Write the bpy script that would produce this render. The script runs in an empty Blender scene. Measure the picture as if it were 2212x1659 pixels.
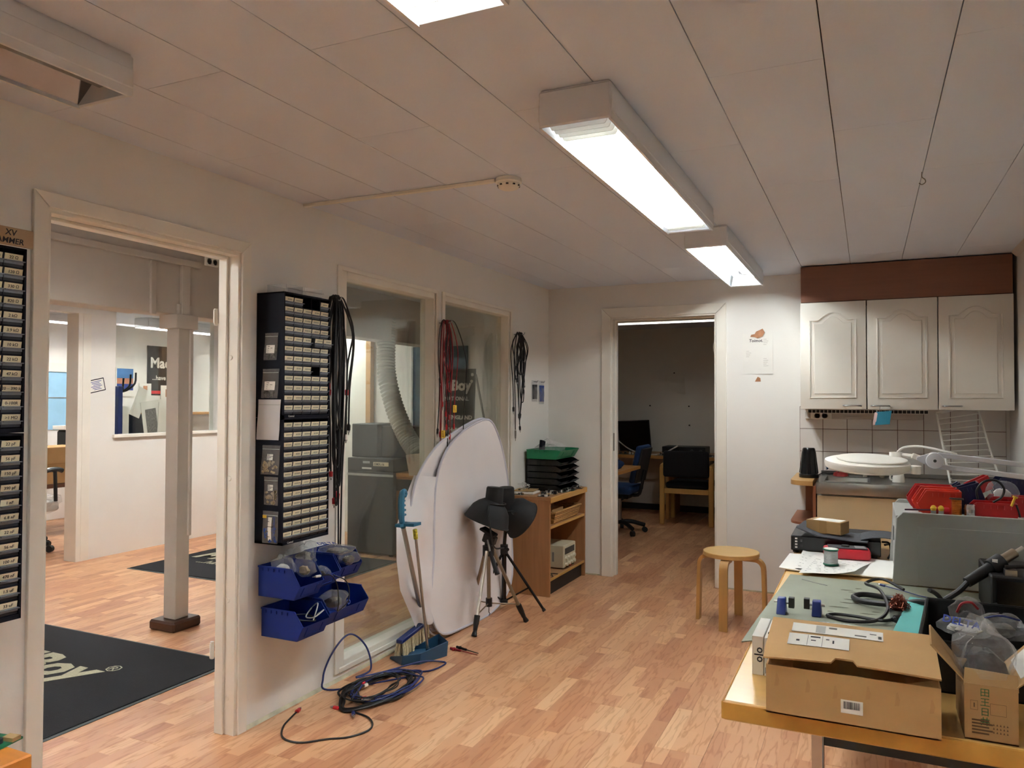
import bpy, bmesh, math, random
from mathutils import Matrix, Vector
random.seed(7)
S = bpy.context.scene
COL = S.collection
# ------------------------------------------------------------ camera, world, exposure
CAM_YAW, CAM_PITCH, CAM_ROLL, CAM_F, CAM_Z = -.4365, .0205, -.0035, 1648., 1.38
def _camera():
    a, b, c = CAM_YAW, CAM_PITCH, CAM_ROLL
    fwd = Vector((math.sin(a)*math.cos(b), math.cos(a)*math.cos(b), math.sin(b)))
    r0 = Vector((math.cos(a), -math.sin(a), 0)); d0 = fwd.cross(r0)
    r = math.cos(c)*r0+math.sin(c)*d0; d = -math.sin(c)*r0+math.cos(c)*d0
    m = Matrix((( r.x, -d.x, -fwd.x, 0), (r.y, -d.y, -fwd.y, 0), (r.z, -d.z, -fwd.z, CAM_Z), (0, 0, 0, 1)))
    cd = bpy.data.cameras.new('camera'); cd.sensor_width = 36; cd.sensor_fit = 'HORIZONTAL'
    cd.lens = CAM_F/2212*36; cd.clip_start = .05
    o = bpy.data.objects.new('camera', cd); o.matrix_world = m; COL.objects.link(o); S.camera = o
_camera()
W = bpy.data.worlds.new('world'); S.world = W; W.use_nodes = True
W.node_tree.nodes['Background'].inputs[0].default_value = (.5, .5, .5, 1)
W.node_tree.nodes['Background'].inputs[1].default_value = .05
S.view_settings.view_transform = 'Standard'; S.view_settings.look = 'None'
S.view_settings.gamma = 1; S.view_settings.use_curve_mapping = False
S.view_settings.exposure = 1.45
TUBE = (.94, .99, .985); TUBE_W = 30.0
S.cycles.use_denoising = True; S.cycles.max_bounces = 6; S.cycles.diffuse_bounces = 4; S.cycles.glossy_bounces = 3; S.cycles.transmission_bounces = 4
S.cycles.use_adaptive_sampling = True; S.cycles.adaptive_threshold = .3; S.cycles.adaptive_min_samples = 16
S.cycles.transparent_max_bounces = 16; S.cycles.caustics_reflective = False; S.cycles.caustics_refractive = False
S.cycles.light_sampling_threshold = .02
S.cycles.sample_clamp_indirect = 10
# ------------------------------------------------------------ materials
def lin(c):
    return tuple(((v/255)/12.92 if v/255 <= .04045 else ((v/255+.055)/1.055)**2.4) for v in c)+(1,)
MATS = {}
def mat(name, col, rough=.5, metal=0, var=.06, scale=6, bump=0, bscale=None, stretch=(1, 1, 1), spec=.5, emit=0, alpha=1, coat=0, sheen=0, trans=0):
    m = bpy.data.materials.new(name); m.use_nodes = True; MATS[name] = m
    nt = m.node_tree; N = nt.nodes; L = nt.links; b = N['Principled BSDF']
    b.inputs['Roughness'].default_value = rough; b.inputs['Metallic'].default_value = metal
    b.inputs['Specular IOR Level'].default_value = spec
    if coat: b.inputs['Coat Weight'].default_value = coat; b.inputs['Coat Roughness'].default_value = .15
    if sheen: b.inputs['Sheen Weight'].default_value = sheen
    if trans: b.inputs['Transmission Weight'].default_value = trans
    b.inputs['Alpha'].default_value = alpha
    tc = N.new('ShaderNodeTexCoord'); mp = N.new('ShaderNodeMapping'); L.new(tc.outputs['Object'], mp.inputs[0])
    mp.inputs['Scale'].default_value = stretch
    nz = N.new('ShaderNodeTexNoise'); nz.inputs['Scale'].default_value = scale; nz.inputs['Detail'].default_value = 4
    L.new(mp.outputs[0], nz.inputs['Vector'])
    rp = N.new('ShaderNodeValToRGB'); c = lin(col)
    rp.color_ramp.elements[0].position = .3; rp.color_ramp.elements[1].position = .7
    rp.color_ramp.elements[0].color = tuple(max(0, v*(1-var)) for v in c[:3])+(1,)
    rp.color_ramp.elements[1].color = tuple(min(1, v*(1+var)) for v in c[:3])+(1,)
    L.new(nz.outputs['Fac'], rp.inputs[0]); L.new(rp.outputs[0], b.inputs['Base Color'])
    if bump:
        n2 = N.new('ShaderNodeTexNoise'); n2.inputs['Scale'].default_value = bscale or scale*6; n2.inputs['Detail'].default_value = 3
        L.new(mp.outputs[0], n2.inputs['Vector'])
        bp = N.new('ShaderNodeBump'); bp.inputs['Strength'].default_value = bump; bp.inputs['Distance'].default_value = .01
        L.new(n2.outputs['Fac'], bp.inputs['Height']); L.new(bp.outputs[0], b.inputs['Normal'])
    if emit:
        L.new(rp.outputs[0], b.inputs['Emission Color']); b.inputs['Emission Strength'].default_value = emit
    return m
def math_node(nt, op, a, b=None):
    n = nt.nodes.new('ShaderNodeMath'); n.operation = op
    for i, v in enumerate((a, b)):
        if v is None: continue
        if isinstance(v, (int, float)): n.inputs[i].default_value = v
        else: nt.links.new(v, n.inputs[i])
    return n.outputs[0]
def laminate(name, bw=.065, bl=.42, tones=((184,126,92),(204,150,110),(220,170,128),(196,138,102),(230,186,144)), world=False):
    m = bpy.data.materials.new(name); m.use_nodes = True; MATS[name] = m
    nt = m.node_tree; N = nt.nodes; L = nt.links; b = N['Principled BSDF']
    tc = N.new('ShaderNodeTexCoord'); geo = N.new('ShaderNodeNewGeometry')
    oi = N.new('ShaderNodeObjectInfo'); sp = N.new('ShaderNodeSeparateXYZ')
    L.new(geo.outputs['Position'] if world else tc.outputs['Object'], sp.inputs[0])
    rnd = oi.outputs['Random']
    xi = math_node(nt, 'FLOOR', math_node(nt, 'DIVIDE', sp.outputs['X'], bw))
    off = N.new('ShaderNodeTexWhiteNoise'); off.noise_dimensions = '2D'
    cv = N.new('ShaderNodeCombineXYZ'); L.new(xi, cv.inputs[0]); L.new(math_node(nt, 'MULTIPLY', rnd, 917.), cv.inputs[1]); L.new(cv.outputs[0], off.inputs['Vector'])
    yy = math_node(nt, 'ADD', math_node(nt, 'DIVIDE', sp.outputs['Y'], bl), off.outputs['Value'])
    yi = math_node(nt, 'FLOOR', yy)
    wn = N.new('ShaderNodeTexWhiteNoise'); wn.noise_dimensions = '3D'
    c2 = N.new('ShaderNodeCombineXYZ'); L.new(xi, c2.inputs[0]); L.new(yi, c2.inputs[1]); L.new(math_node(nt, 'MULTIPLY', rnd, 531.), c2.inputs[2]); L.new(c2.outputs[0], wn.inputs['Vector'])
    rp = N.new('ShaderNodeValToRGB'); el = rp.color_ramp.elements
    while len(el) < len(tones): el.new(.5)
    for i, t in enumerate(tones): el[i].position = i/(len(tones)-1); el[i].color = lin(t)
    L.new(wn.outputs['Value'], rp.inputs[0])
    # grain: stretched noise plus cathedral rings
    mp = N.new('ShaderNodeMapping'); mp.inputs['Scale'].default_value = (17, 2.2, 1)
    av = N.new('ShaderNodeVectorMath'); av.operation = 'ADD'; L.new(tc.outputs['Object'] if not world else geo.outputs['Position'], av.inputs[0])
    sc = N.new('ShaderNodeVectorMath'); sc.operation = 'SCALE'; L.new(wn.outputs['Color'], sc.inputs[0]); sc.inputs['Scale'].default_value = 9.; L.new(sc.outputs[0], av.inputs[1])
    L.new(av.outputs[0], mp.inputs[0])
    g = N.new('ShaderNodeTexNoise'); g.inputs['Scale'].default_value = 1.; g.inputs['Detail'].default_value = 3; L.new(mp.outputs[0], g.inputs['Vector'])
    g2 = math_node(nt, 'FRACT', math_node(nt, 'MULTIPLY', g.outputs['Fac'], 6.))
    g2 = math_node(nt, 'ABSOLUTE', math_node(nt, 'SUBTRACT', g2, .5))
    mx = N.new('ShaderNodeMix'); mx.data_type = 'RGBA'; mx.blend_type = 'MULTIPLY'
    L.new(rp.outputs[0], mx.inputs['A'])
    gr = N.new('ShaderNodeValToRGB'); gr.color_ramp.elements[0].color = (.74, .62, .52, 1); gr.color_ramp.elements[0].position = .0; gr.color_ramp.elements[1].position = .2; gr.color_ramp.elements[1].color = (1, 1, 1, 1)
    L.new(g2, gr.inputs[0]); L.new(gr.outputs[0], mx.inputs['B']); mx.inputs['Factor'].default_value = .8
    L.new(mx.outputs['Result'], b.inputs['Base Color'])
    b.inputs['Roughness'].default_value = .36; b.inputs['Specular IOR Level'].default_value = .4
    return m
def wood(name, col, dark=.75, ax='y', rough=.45, sc=3., coat=0):
    m = mat(name, col, rough=rough, coat=coat); nt = m.node_tree; N = nt.nodes; L = nt.links
    mp = next(n for n in N if n.type == 'MAPPING'); k = {'x': (1, 14, 14), 'y': (14, 1, 14), 'z': (14, 14, 1)}[ax]
    mp.inputs['Scale'].default_value = k
    nz = next(n for n in N if n.type == 'TEX_NOISE'); nz.inputs['Scale'].default_value = sc; nz.inputs['Detail'].default_value = 6; nz.inputs['Distortion'].default_value = .6
    rp = next(n for n in N if n.type == 'VALTORGB'); c = lin(col)
    rp.color_ramp.elements[0].color = tuple(v*dark for v in c[:3])+(1,); rp.color_ramp.elements[1].color = c
    return m
def glass(name, tint=(1, 1, 1), ior=1.5, rough=0, haze=0):
    m = bpy.data.materials.new(name); m.use_nodes = True; MATS[name] = m
    nt = m.node_tree; N = nt.nodes; L = nt.links; N.remove(N['Principled BSDF']); out = N['Material Output']
    fr = N.new('ShaderNodeFresnel'); gm = N.new('ShaderNodeNewGeometry')
    L.new(math_node(nt, 'ADD', math_node(nt, 'MULTIPLY', gm.outputs['Backfacing'], 1/ior-ior), ior), fr.inputs[0])
    tr = N.new('ShaderNodeBsdfTransparent'); tr.inputs[0].default_value = tint+(1,)
    gl = N.new('ShaderNodeBsdfGlossy'); gl.inputs['Roughness'].default_value = rough
    mx = N.new('ShaderNodeMixShader'); L.new(fr.outputs[0], mx.inputs[0]); L.new(tr.outputs[0], mx.inputs[1]); L.new(gl.outputs[0], mx.inputs[2])
    o = mx.outputs[0]
    if haze:
        df = N.new('ShaderNodeBsdfDiffuse'); df.inputs[0].default_value = tint+(1,)
        nz = N.new('ShaderNodeTexNoise'); nz.inputs['Scale'].default_value = 9; nz.inputs['Detail'].default_value = 5
        m2 = N.new('ShaderNodeMixShader'); L.new(math_node(nt, 'MULTIPLY', nz.outputs['Fac'], haze*2), m2.inputs[0]); L.new(o, m2.inputs[1]); L.new(df.outputs[0], m2.inputs[2]); o = m2.outputs[0]
        bp = N.new('ShaderNodeBump'); bp.inputs['Strength'].default_value = .6; bp.inputs['Distance'].default_value = .02
        n3 = N.new('ShaderNodeTexNoise'); n3.inputs['Scale'].default_value = 30; L.new(n3.outputs['Fac'], bp.inputs['Height']); L.new(bp.outputs[0], gl.inputs['Normal'])
    L.new(o, out.inputs[0])
    return m
mat('wall', (240, 238, 233), .75, var=.015, scale=2, bump=.05, bscale=90)
mat('ceil', (226, 234, 248), .85, var=.012, scale=2, bump=.05, bscale=120)
mat('gap', (40, 36, 32), .9)
mat('cream', (242, 238, 228), .42, var=.02)
mat('white', (236, 234, 226), .4, var=.02)
mat('cabwhite', (232, 228, 218), .38, var=.015)
mat('lampwhite', (228, 230, 234), .45, var=.02)
mat('blade', (240, 240, 232), .5, var=.02)
mat('black', (16, 17, 20), .5, var=.2); mat('blackgloss', (12, 13, 16), .22, var=.2); mat('blackmatte', (22, 23, 26), .75, var=.2)
mat('darkgrey', (48, 50, 54), .55, var=.1); mat('grey', (128, 128, 126), .55); mat('lightgrey', (176, 178, 176), .5)
mat('paper', (240, 238, 232), .8, var=.02); mat('ink', (34, 34, 44), .8); mat('bluein', (50, 70, 150), .8)
mat('label', (240, 228, 196), .7, var=.02); mat('navy', (13, 16, 30), .7, var=.1, spec=.2)
mat('beige', (204, 194, 184), .6, var=.03)
laminate('laminate'); laminate('laminate_world', world=True)
glass('pane', (.93, .95, .93)); glass('clearplastic', (.96, .97, .98), 1.45, .08, .05); glass('bagfilm', (.975, .98, .985), 1.5, .10, .085); glass('drawerplastic', (.45, .50, .58), 1.45, .25, .30)
def emat(name, col, w):
    m = bpy.data.materials.new(name); m.use_nodes = True; MATS[name] = m
    b = m.node_tree.nodes['Principled BSDF']; b.inputs['Base Color'].default_value = (.8, .8, .8, 1)
    b.inputs['Emission Color'].default_value = tuple(col)+(1,); b.inputs['Emission Strength'].default_value = w
    return m
emat('tube', TUBE, TUBE_W); emat('tube_lobby', (1, .99, .93), 24); emat('tube_dim', (1, .95, .85), 5)
# ------------------------------------------------------------ mesh builder
class MB:
    def __init__(s): s.v = []; s.f = []; s.m = []
    def add(s, vs, fs, mi=0):
        k = len(s.v); s.v += [tuple(v) for v in vs]; s.f += [tuple(i+k for i in f) for f in fs]; s.m += [mi]*len(fs); return s
    def box(s, x0, x1, y0, y1, z0, z1, mi=0, M=None):
        vs = [(x, y, z) for z in (z0, z1) for y in (y0, y1) for x in (x0, x1)]
        if M is not None: vs = [M @ Vector(v) for v in vs]
        return s.add(vs, [(0, 2, 3, 1), (4, 5, 7, 6), (0, 1, 5, 4), (2, 6, 7, 3), (0, 4, 6, 2), (1, 3, 7, 5)], mi)
    def hexa(s, b, t, mi=0):       # bottom 4 points, top 4 points, both anticlockwise from above
        return s.add(list(b)+list(t), [(3, 2, 1, 0), (4, 5, 6, 7), (0, 1, 5, 4), (1, 2, 6, 5), (2, 3, 7, 6), (3, 0, 4, 7)], mi)
    def cyl(s, p0, p1, r0, r1=None, n=12, mi=0, cap=True):
        r1 = r0 if r1 is None else r1; p0 = Vector(p0); p1 = Vector(p1); d = (p1-p0).normalized()
        a = d.orthogonal().normalized(); b = d.cross(a)
        vs = []
        for p, r in ((p0, r0), (p1, r1)):
            vs += [p+a*r*math.cos(2*math.pi*i/n)+b*r*math.sin(2*math.pi*i/n) for i in range(n)]
        fs = [(i, (i+1) % n, n+(i+1) % n, n+i) for i in range(n)]
        if cap: fs += [tuple(range(n-1, -1, -1)), tuple(range(n, 2*n))]
        return s.add(vs, fs, mi)
    def tube(s, pts, r, n=6, sub=0, closed=False, mi=0, rs=None, flat=None):
        P = [Vector(p) for p in pts]
        if sub: P = smooth(P, sub, closed)
        k = len(P); vs = []; up = None
        for i, p in enumerate(P):
            q = P[(i+1) % k] if closed else P[min(i+1, k-1)]; o = P[i-1] if (closed or i) else P[0]
            d = (q-o)
            d = d.normalized() if d.length > 1e-9 else Vector((0, 0, 1))
            if up is None: up = d.orthogonal().normalized()
            a = (up-d*up.dot(d)); a = a.normalized() if a.length > 1e-6 else d.orthogonal().normalized(); up = a; b = d.cross(a)
            rr = rs[min(int(i*len(rs)/k), len(rs)-1)] if rs else r
            vs += [p+a*rr*math.cos(2*math.pi*j/n)+b*rr*math.sin(2*math.pi*j/n) for j in range(n)]
        fs = []
        for i in range(k if closed else k-1):
            u = i*n; w = ((i+1) % k)*n
            fs += [(u+j, u+(j+1) % n, w+(j+1) % n, w+j) for j in range(n)]
        if not closed: fs += [tuple(range(n-1, -1, -1)), tuple(range((k-1)*n, k*n))]
        return s.add(vs, fs, mi)
    def lathe(s, prof, n=24, M=None, mi=0, arc=1.0):
        M = M or Matrix(); k = len(prof); vs = []
        for r, z in prof:
            vs += [M @ Vector((r*math.cos(2*math.pi*j*arc/n), r*math.sin(2*math.pi*j*arc/n), z)) for j in range(n)]
        fs = [(i*n+j, i*n+(j+1) % n, (i+1)*n+(j+1) % n, (i+1)*n+j) for i in range(k-1) for j in range(n)]
        if prof[0][0] > 1e-5: fs.append(tuple(range(n-1, -1, -1)))
        if prof[-1][0] > 1e-5: fs.append(tuple(range((k-1)*n, k*n)))
        return s.add(vs, fs, mi)
    def prism(s, poly, z0, z1, M=None, mi=0):
        M = M or Matrix(); n = len(poly)
        vs = [M @ Vector((x, y, z0)) for x, y in poly]+[M @ Vector((x, y, z1)) for x, y in poly]
        return s.add(vs, [tuple(range(n-1, -1, -1)), tuple(range(n, 2*n))]+[(i, (i+1) % n, n+(i+1) % n, n+i) for i in range(n)], mi)
    def sheet(s, nu, nv, fn, thick=0, mi=0):
        P = [[Vector(fn(i/nu, j/nv)) for i in range(nu+1)] for j in range(nv+1)]
        vs = [p for row in P for p in row]; w = nu+1
        fs = [(j*w+i, j*w+i+1, (j+1)*w+i+1, (j+1)*w+i) for j in range(nv) for i in range(nu)]
        if thick:
            k = len(vs); nrm = []
            for j in range(nv+1):
                for i in range(nu+1):
                    du = P[j][min(i+1, nu)]-P[j][max(i-1, 0)]; dv = P[min(j+1, nv)][i]-P[max(j-1, 0)][i]
                    c = du.cross(dv); nrm.append(c.normalized() if c.length > 1e-9 else Vector((0, 0, 1)))
            vs += [p-q*thick for p, q in zip(vs[:k], nrm)]
            fs += [tuple(k+i for i in reversed(f)) for f in fs]
            ring = [i for i in range(w)]+[j*w+nu for j in range(1, nv+1)]+[nv*w+i for i in range(nu-1, -1, -1)]+[j*w for j in range(nv-1, 0, -1)]
            fs += [(ring[(i+1) % len(ring)], ring[i], k+ring[i], k+ring[(i+1) % len(ring)]) for i in range(len(ring))]
        return s.add(vs, fs, mi)
    def mesh(s, name, mats, bev=0, seg=1, smooth_=True, ang=35):
        me = bpy.data.meshes.new(name); me.from_pydata(s.v, [], s.f)
        for m in (mats if isinstance(mats, (list, tuple)) else [mats]): me.materials.append(MATS[m] if isinstance(m, str) else m)
        me.polygons.foreach_set('material_index', s.m)
        bm = bmesh.new(); bm.from_mesh(me)
        if bev:
            bm.normal_update()
            es = [e for e in bm.edges if len(e.link_faces) == 2 and e.calc_face_angle(0) > .5]
            bmesh.ops.bevel(bm, geom=es, offset=bev, segments=seg, affect='EDGES', profile=.5, clamp_overlap=True)
        bmesh.ops.recalc_face_normals(bm, faces=bm.faces)
        bm.to_mesh(me); bm.free()
        if smooth_:
            me.polygons.foreach_set('use_smooth', [True]*len(me.polygons)); me.set_sharp_from_angle(angle=math.radians(ang))
        me.update(); return me
    def build(s, name, mats, parent=None, bev=0, seg=1, smooth_=True, ang=35, world=False):
        if world and parent is not None:
            Mi = world_of(parent).inverted(); s.v = [tuple(Mi @ Vector(v)) for v in s.v]
        return link(name, s.mesh(name, mats, bev, seg, smooth_, ang), parent)
def world_of(o):
    m = o.matrix_basis.copy()
    while o.parent is not None: o = o.parent; m = o.matrix_basis @ m
    return m
def smooth(P, sub, closed=False):
    out = []; n = len(P)
    for i in range(n if closed else n-1):
        p1, p2 = P[i], P[(i+1) % n]
        p0 = P[i-1] if (closed or i) else p1*2-p2; p3 = P[(i+2) % n] if (closed or i+2 < n) else p2*2-p1
        for k in range(sub):
            t = k/sub
            out.append(.5*((2*p1)+(p2-p0)*t+(2*p0-5*p1+4*p2-p3)*t*t+(3*p1-p0-3*p2+p3)*t**3))
    if not closed: out.append(P[-1])
    return out
def link(name, data, parent=None, loc=None, rz=0):
    o = bpy.data.objects.new(name, data); COL.objects.link(o)
    if parent is not None: o.parent = parent
    if loc is not None: o.location = loc
    if rz: o.rotation_euler[2] = rz
    return o
def tag(o, label, cat, group=None):
    o['label'] = label; o['category'] = cat
    if group: o['group'] = group
    return o
def thing(name, label, cat, loc=(0, 0, 0), rz=0, group=None):
    o = bpy.data.objects.new(name, None); COL.objects.link(o); o.location = loc; o.rotation_euler = (0, 0, rz); o.empty_display_size = .05
    return tag(o, label, cat, group)
def struct(name, mb, mats, bev=0, parent=None, **k):
    o = mb.build(name, mats, parent, bev, **k)
    if parent is None: o['kind'] = 'structure'
    return o
def copy_tree(o, loc, rz=None, label=None, parent=None):
    c = o.copy(); COL.objects.link(c); c.parent = parent
    if loc is not None: c.location = loc
    if rz is not None: c.rotation_euler[2] = rz
    if label: c['label'] = label
    for ch in list(o.children): copy_tree(ch, None, None, None, c)
    return c
def text_mb(body, size, M, ext=.0004, bold=0, shear=0, align='LEFT', spacing=1.0):
    cu = bpy.data.curves.new('lettering', 'FONT'); cu.body = body; cu.size = size; cu.extrude = ext; cu.offset = bold; cu.shear = shear
    cu.align_x = align; cu.space_character = spacing; cu.resolution_u = 2
    ob = bpy.data.objects.new('lettering', cu); COL.objects.link(ob)
    me = bpy.data.meshes.new_from_object(ob)
    mb = MB(); mb.add([M @ v.co for v in me.vertices], [tuple(p.vertices) for p in me.polygons])
    bpy.data.objects.remove(ob); bpy.data.curves.remove(cu); bpy.data.meshes.remove(me)
    return mb
def frame(o, x, y):               # matrix whose local x, y, z axes are x, y, x cross y at origin o
    x = Vector(x).normalized(); z = x.cross(Vector(y)).normalized(); y = z.cross(x)
    return Matrix(((x.x, y.x, z.x, o[0]), (x.y, y.y, z.y, o[1]), (x.z, y.z, z.z, o[2]), (0, 0, 0, 1)))
WALLX, BACKY, H = -2.36, 5.76, 2.28
# ------------------------------------------------------------ the room shell
def ybox(x0, x1, rects):
    m = MB()
    for y0, y1, z0, z1 in rects: m.box(x0, x1, y0, y1, z0, z1)
    return m
struct('wall_left', ybox(-2.47, WALLX, [(-3.7, 1.55, 0, H), (1.55, 2.395, 1.995, H), (2.395, 3.03, 0, H), (3.03, 5.05, 2.038, H), (3.03, 5.05, 0, .04), (3.99, 4.045, .04, 2.038), (5.05, 5.76, 0, H)]), 'wall')
mb = MB()
for x0, x1, z0, z1 in [(-2.47, -1.84, 0, H), (-1.84, -1.01, 2.035, H), (-1.01, .95, 0, H)]: mb.box(x0, x1, BACKY, BACKY+.11, z0, z1)
struct('wall_back', mb, 'wall')
struct('wall_right', MB().box(.82, .93, -3.7, BACKY, 0, H), 'wall')
struct('wall_front', MB().box(-2.47, .93, -3.81, -3.7, 0, H), 'wall')
fl = struct('floor', MB().box(-9.0, 1.0, -3.8, 9.8, -.03, -.004), 'laminate')
bd = MB().box(.0003, .1947, .0004, 1.1996, -.004, 0).mesh('floor_board', 'laminate', .0006)
BOARDS = set()
def boards(x0, x1, y0, y1):
    for i in range(math.floor(x0/.195), math.ceil(x1/.195)):
        s = ((i*.37) % 1.0)*1.2
        for k in range(math.floor((y0-s)/1.2), math.ceil((y1-s)/1.2)):
            if (i, k) not in BOARDS:
                BOARDS.add((i, k)); link('floor_board', bd, fl, (i*.195, s+k*1.2, 0))
boards(-2.34, .6, 1.0, 5.6); boards(-5.9, -2.36, 1.6, 5.2); boards(-7.6, -6.0, 3.6, 5.6); boards(-2.7, -1.1, 5.8, 9.2)
# ceiling: 0.3 x 1.2 m panels, every other strip shifted by half a panel
ce = struct('ceiling', MB().box(-9.0, 1.0, -3.8, 9.8, H+.012, H+.05), 'gap')
pn = MB().box(.0015, .2985, .001, 1.199, 0, .012).mesh('ceiling_panel', 'ceil')
for i in range(-8, 3):
    x = -.1+.3*i; y = (1.547 if i % 2 == 0 else 2.147)-5*1.2
    while y < 5.76:
        link('ceiling_panel', pn, ce, (x, y, H)); y += 1.2
lobbyc = struct('ceiling', MB().box(-9.0, -2.47, -1.7, 9.8, H, H+.011).box(-2.47, 1.0, 5.87, 9.8, H, H+.011), 'ceil')
# cornice along the right wall, thin cove at the foot of the left wall
struct('trim_1', MB().prism([(0, 0), (-.035, 0), (-.03, -.012), (-.012, -.03), (0, -.035)], -3.7, 5.4, frame((.82, 0, H), (1, 0, 0), (0, 0, 1)) @ Matrix.Scale(-1, 4, (0, 0, 1))), 'white')
mb = MB()
for y0, y1 in ((-3.7, 1.51), (2.44, 5.76)): mb.prism([(0, 0), (.010, 0), (.004, .012), (0, .016)], -y1, -y0, frame((WALLX, 0, 0), (1, 0, 0), (0, 0, 1)))
mat('cove', (196, 190, 166), .6, var=.25, scale=14); struct('baseboard_left', mb, 'cove')
mb = MB()
for x0, x1 in ((-2.36, -1.92), (-.96, -.4)): mb.box(x0, x1, BACKY-.006, BACKY, 0, .01)
struct('baseboard_back', mb, 'cove')
# door casing in the left wall: face boards, jambs, stops, hinges
def casing(name, fr, w, h, cw, depth, mat_='cream', hinge=None, strike=None):
    # fr maps local x along the wall, y up, z out of the wall; opening 0..w, 0..h
    root = MB().prism([(-.02, 0), (0, 0), (0, h), (w, h), (w, 0), (w+.02, 0), (w+.02, h+.02), (-.02, h+.02)], -depth, .002, fr)
    o = struct(name, root, mat_)
    for nm, poly in (('casing_board', [(-cw, 0), (-.012, 0), (-.012, h+.012), (-cw, h+cw)]), ('casing_board', [(w+.012, 0), (w+cw, 0), (w+cw, h+cw), (w+.012, h+.012)]), ('casing_board', [(-cw+.0015, h+cw), (-.012+.001, h+.0125), (w+.011, h+.0125), (w+cw-.0015, h+cw)])):
        MB().prism(poly, 0, .014, fr).build(nm, mat_, o, .002)
    for x0, x1 in ((0, .012), (w-.012, w)): MB().prism([(x0, 0), (x1, 0), (x1, h), (x0, h)], -depth+.005, -depth+.05, fr).build('door_stop', mat_, o, .002)
    MB().prism([(.012, h-.012), (w-.012, h-.012), (w-.012, h), (.012, h)], -depth+.005, -depth+.05, fr).build('door_stop', mat_, o, .002)
    for hz in (hinge or []):
        hm = MB(); x = w-.012 if hz[0] else 0
        hm.cyl(fr @ Vector((w-.016, hz[1]-.035, -depth-.004)), fr @ Vector((w-.016, hz[1]+.035, -depth-.004)), .008, n=10)
        hm.prism([(w-.03, hz[1]-.03), (w-.012, hz[1]-.03), (w-.012, hz[1]+.03), (w-.03, hz[1]+.03)], -depth-.004, -depth+.001, fr)
        hm.build('hinge', 'white', o)
    for y in (.15, .55, 1.05, 1.55):
        MB().cyl(fr @ Vector((w-.0005, y, -.035)), fr @ Vector((w-.004, y, -.035)), .011, .009, n=14).build('screw_cap', mat_, o)
    return o
cs = casing('trim_2', frame((WALLX, 1.573, 0), (0, 1, 0), (0, 0, 1)), .80, 1.972, .062, .10, hinge=[(1, .34), (1, 1.72)])
cs2 = casing('trim_3', frame((-1.815, BACKY, 0), (1, 0, 0), (0, 0, 1)) , .785, 2.013, .088, .11, hinge=[(1, 1.78)])
def window(n, y0, y1, z0, z1, ls, rs, ts=.05, bs=.045):
    r = bpy.data.objects.new('window_%d' % n, None); COL.objects.link(r); r.location = (WALLX, y0, z0); r['kind'] = 'structure'
    X0, X1 = -.105, 0
    w, h = y1-y0, z1-z0
    for nm, a, b, c, d in (('window_stile', 0, ls, 0, h), ('window_stile', w-rs, w, 0, h), ('window_rail', ls, w-rs, h-ts, h), ('window_rail', ls, w-rs, 0, bs)):
        MB().box(X0, X1-.004, a, b, c, d).build(nm, 'cream', r, .003)
    # thin cover strip round the outside edge
    c = .022
    MB().box(-.001, .009, -.012, c, -.004, h+.004).build('cover_strip', 'cream', r, .002)
    MB().box(-.001, .009, w-c, w+.006, -.004, h+.004).build('cover_strip', 'cream', r, .002)
    MB().box(-.001, .009, c, w-c, h-.018, h+.004).build('cover_strip', 'cream', r, .002)
    MB().box(-.001, .012, c, w-c, -.004, .02).build('cover_strip', 'cream', r, .002)
    MB().box(-.092, -.086, ls-.005, w-rs+.005, bs-.005, h-ts+.005).build('pane', 'pane', r)
    MB().box(-.070, -.066, ls-.005, w-rs+.005, bs-.005, h-ts+.005).build('pane', 'pane', r)  # second pane added to strengthen the reflections in the glass
    return r
window(1, 3.032, 3.988, .042, 2.036, .075, .03)
window(2, 4.047, 5.048, .042, 2.036, .02, .04)
# ------------------------------------------------------------ lobby and rooms beyond
struct('wall_lobby_north', MB().box(-6.15, -2.47, 6.5, 6.6, 0, H), 'wall')
struct('wall_lobby_south', MB().box(-9.0, -2.47, .1, .2, 0, H), 'wall')
mb = MB()
for y0, y1, z0, z1 in ((4.33, 4.645, 0, H), (4.645, 5.825, 0, 1.055), (4.645, 5.825, 2.19, H), (5.825, 6.6, 0, H), (.2, 3.35, 0, H), (3.35, 4.33, 2.1, H)): mb.box(-6.17, -6.05, y0, y1, z0, z1)
struct('wall_lobby_far', mb, 'wall')
struct('trim_4', MB().box(-6.05, -6.036, 4.325, 4.40, 0, 2.1).box(-6.19, -6.04, 4.285, 4.328, 0, 2.1), 'cream', .002)
struct('trim_5', MB().box(-6.06, -6.02, 4.62, 5.84, 1.03, 1.058), 'cream', .002)
struct('window_3', MB().box(-6.115, -6.11, 4.645, 5.825, 1.055, 2.19), 'pane')
struct('wall_office_far', MB().box(-8.5, -8.4, .2, 9.8, 0, H), 'wall')
struct('wall_office_side', MB().box(-8.5, -6.05, 7.5, 7.6, 0, H), 'wall')
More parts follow.
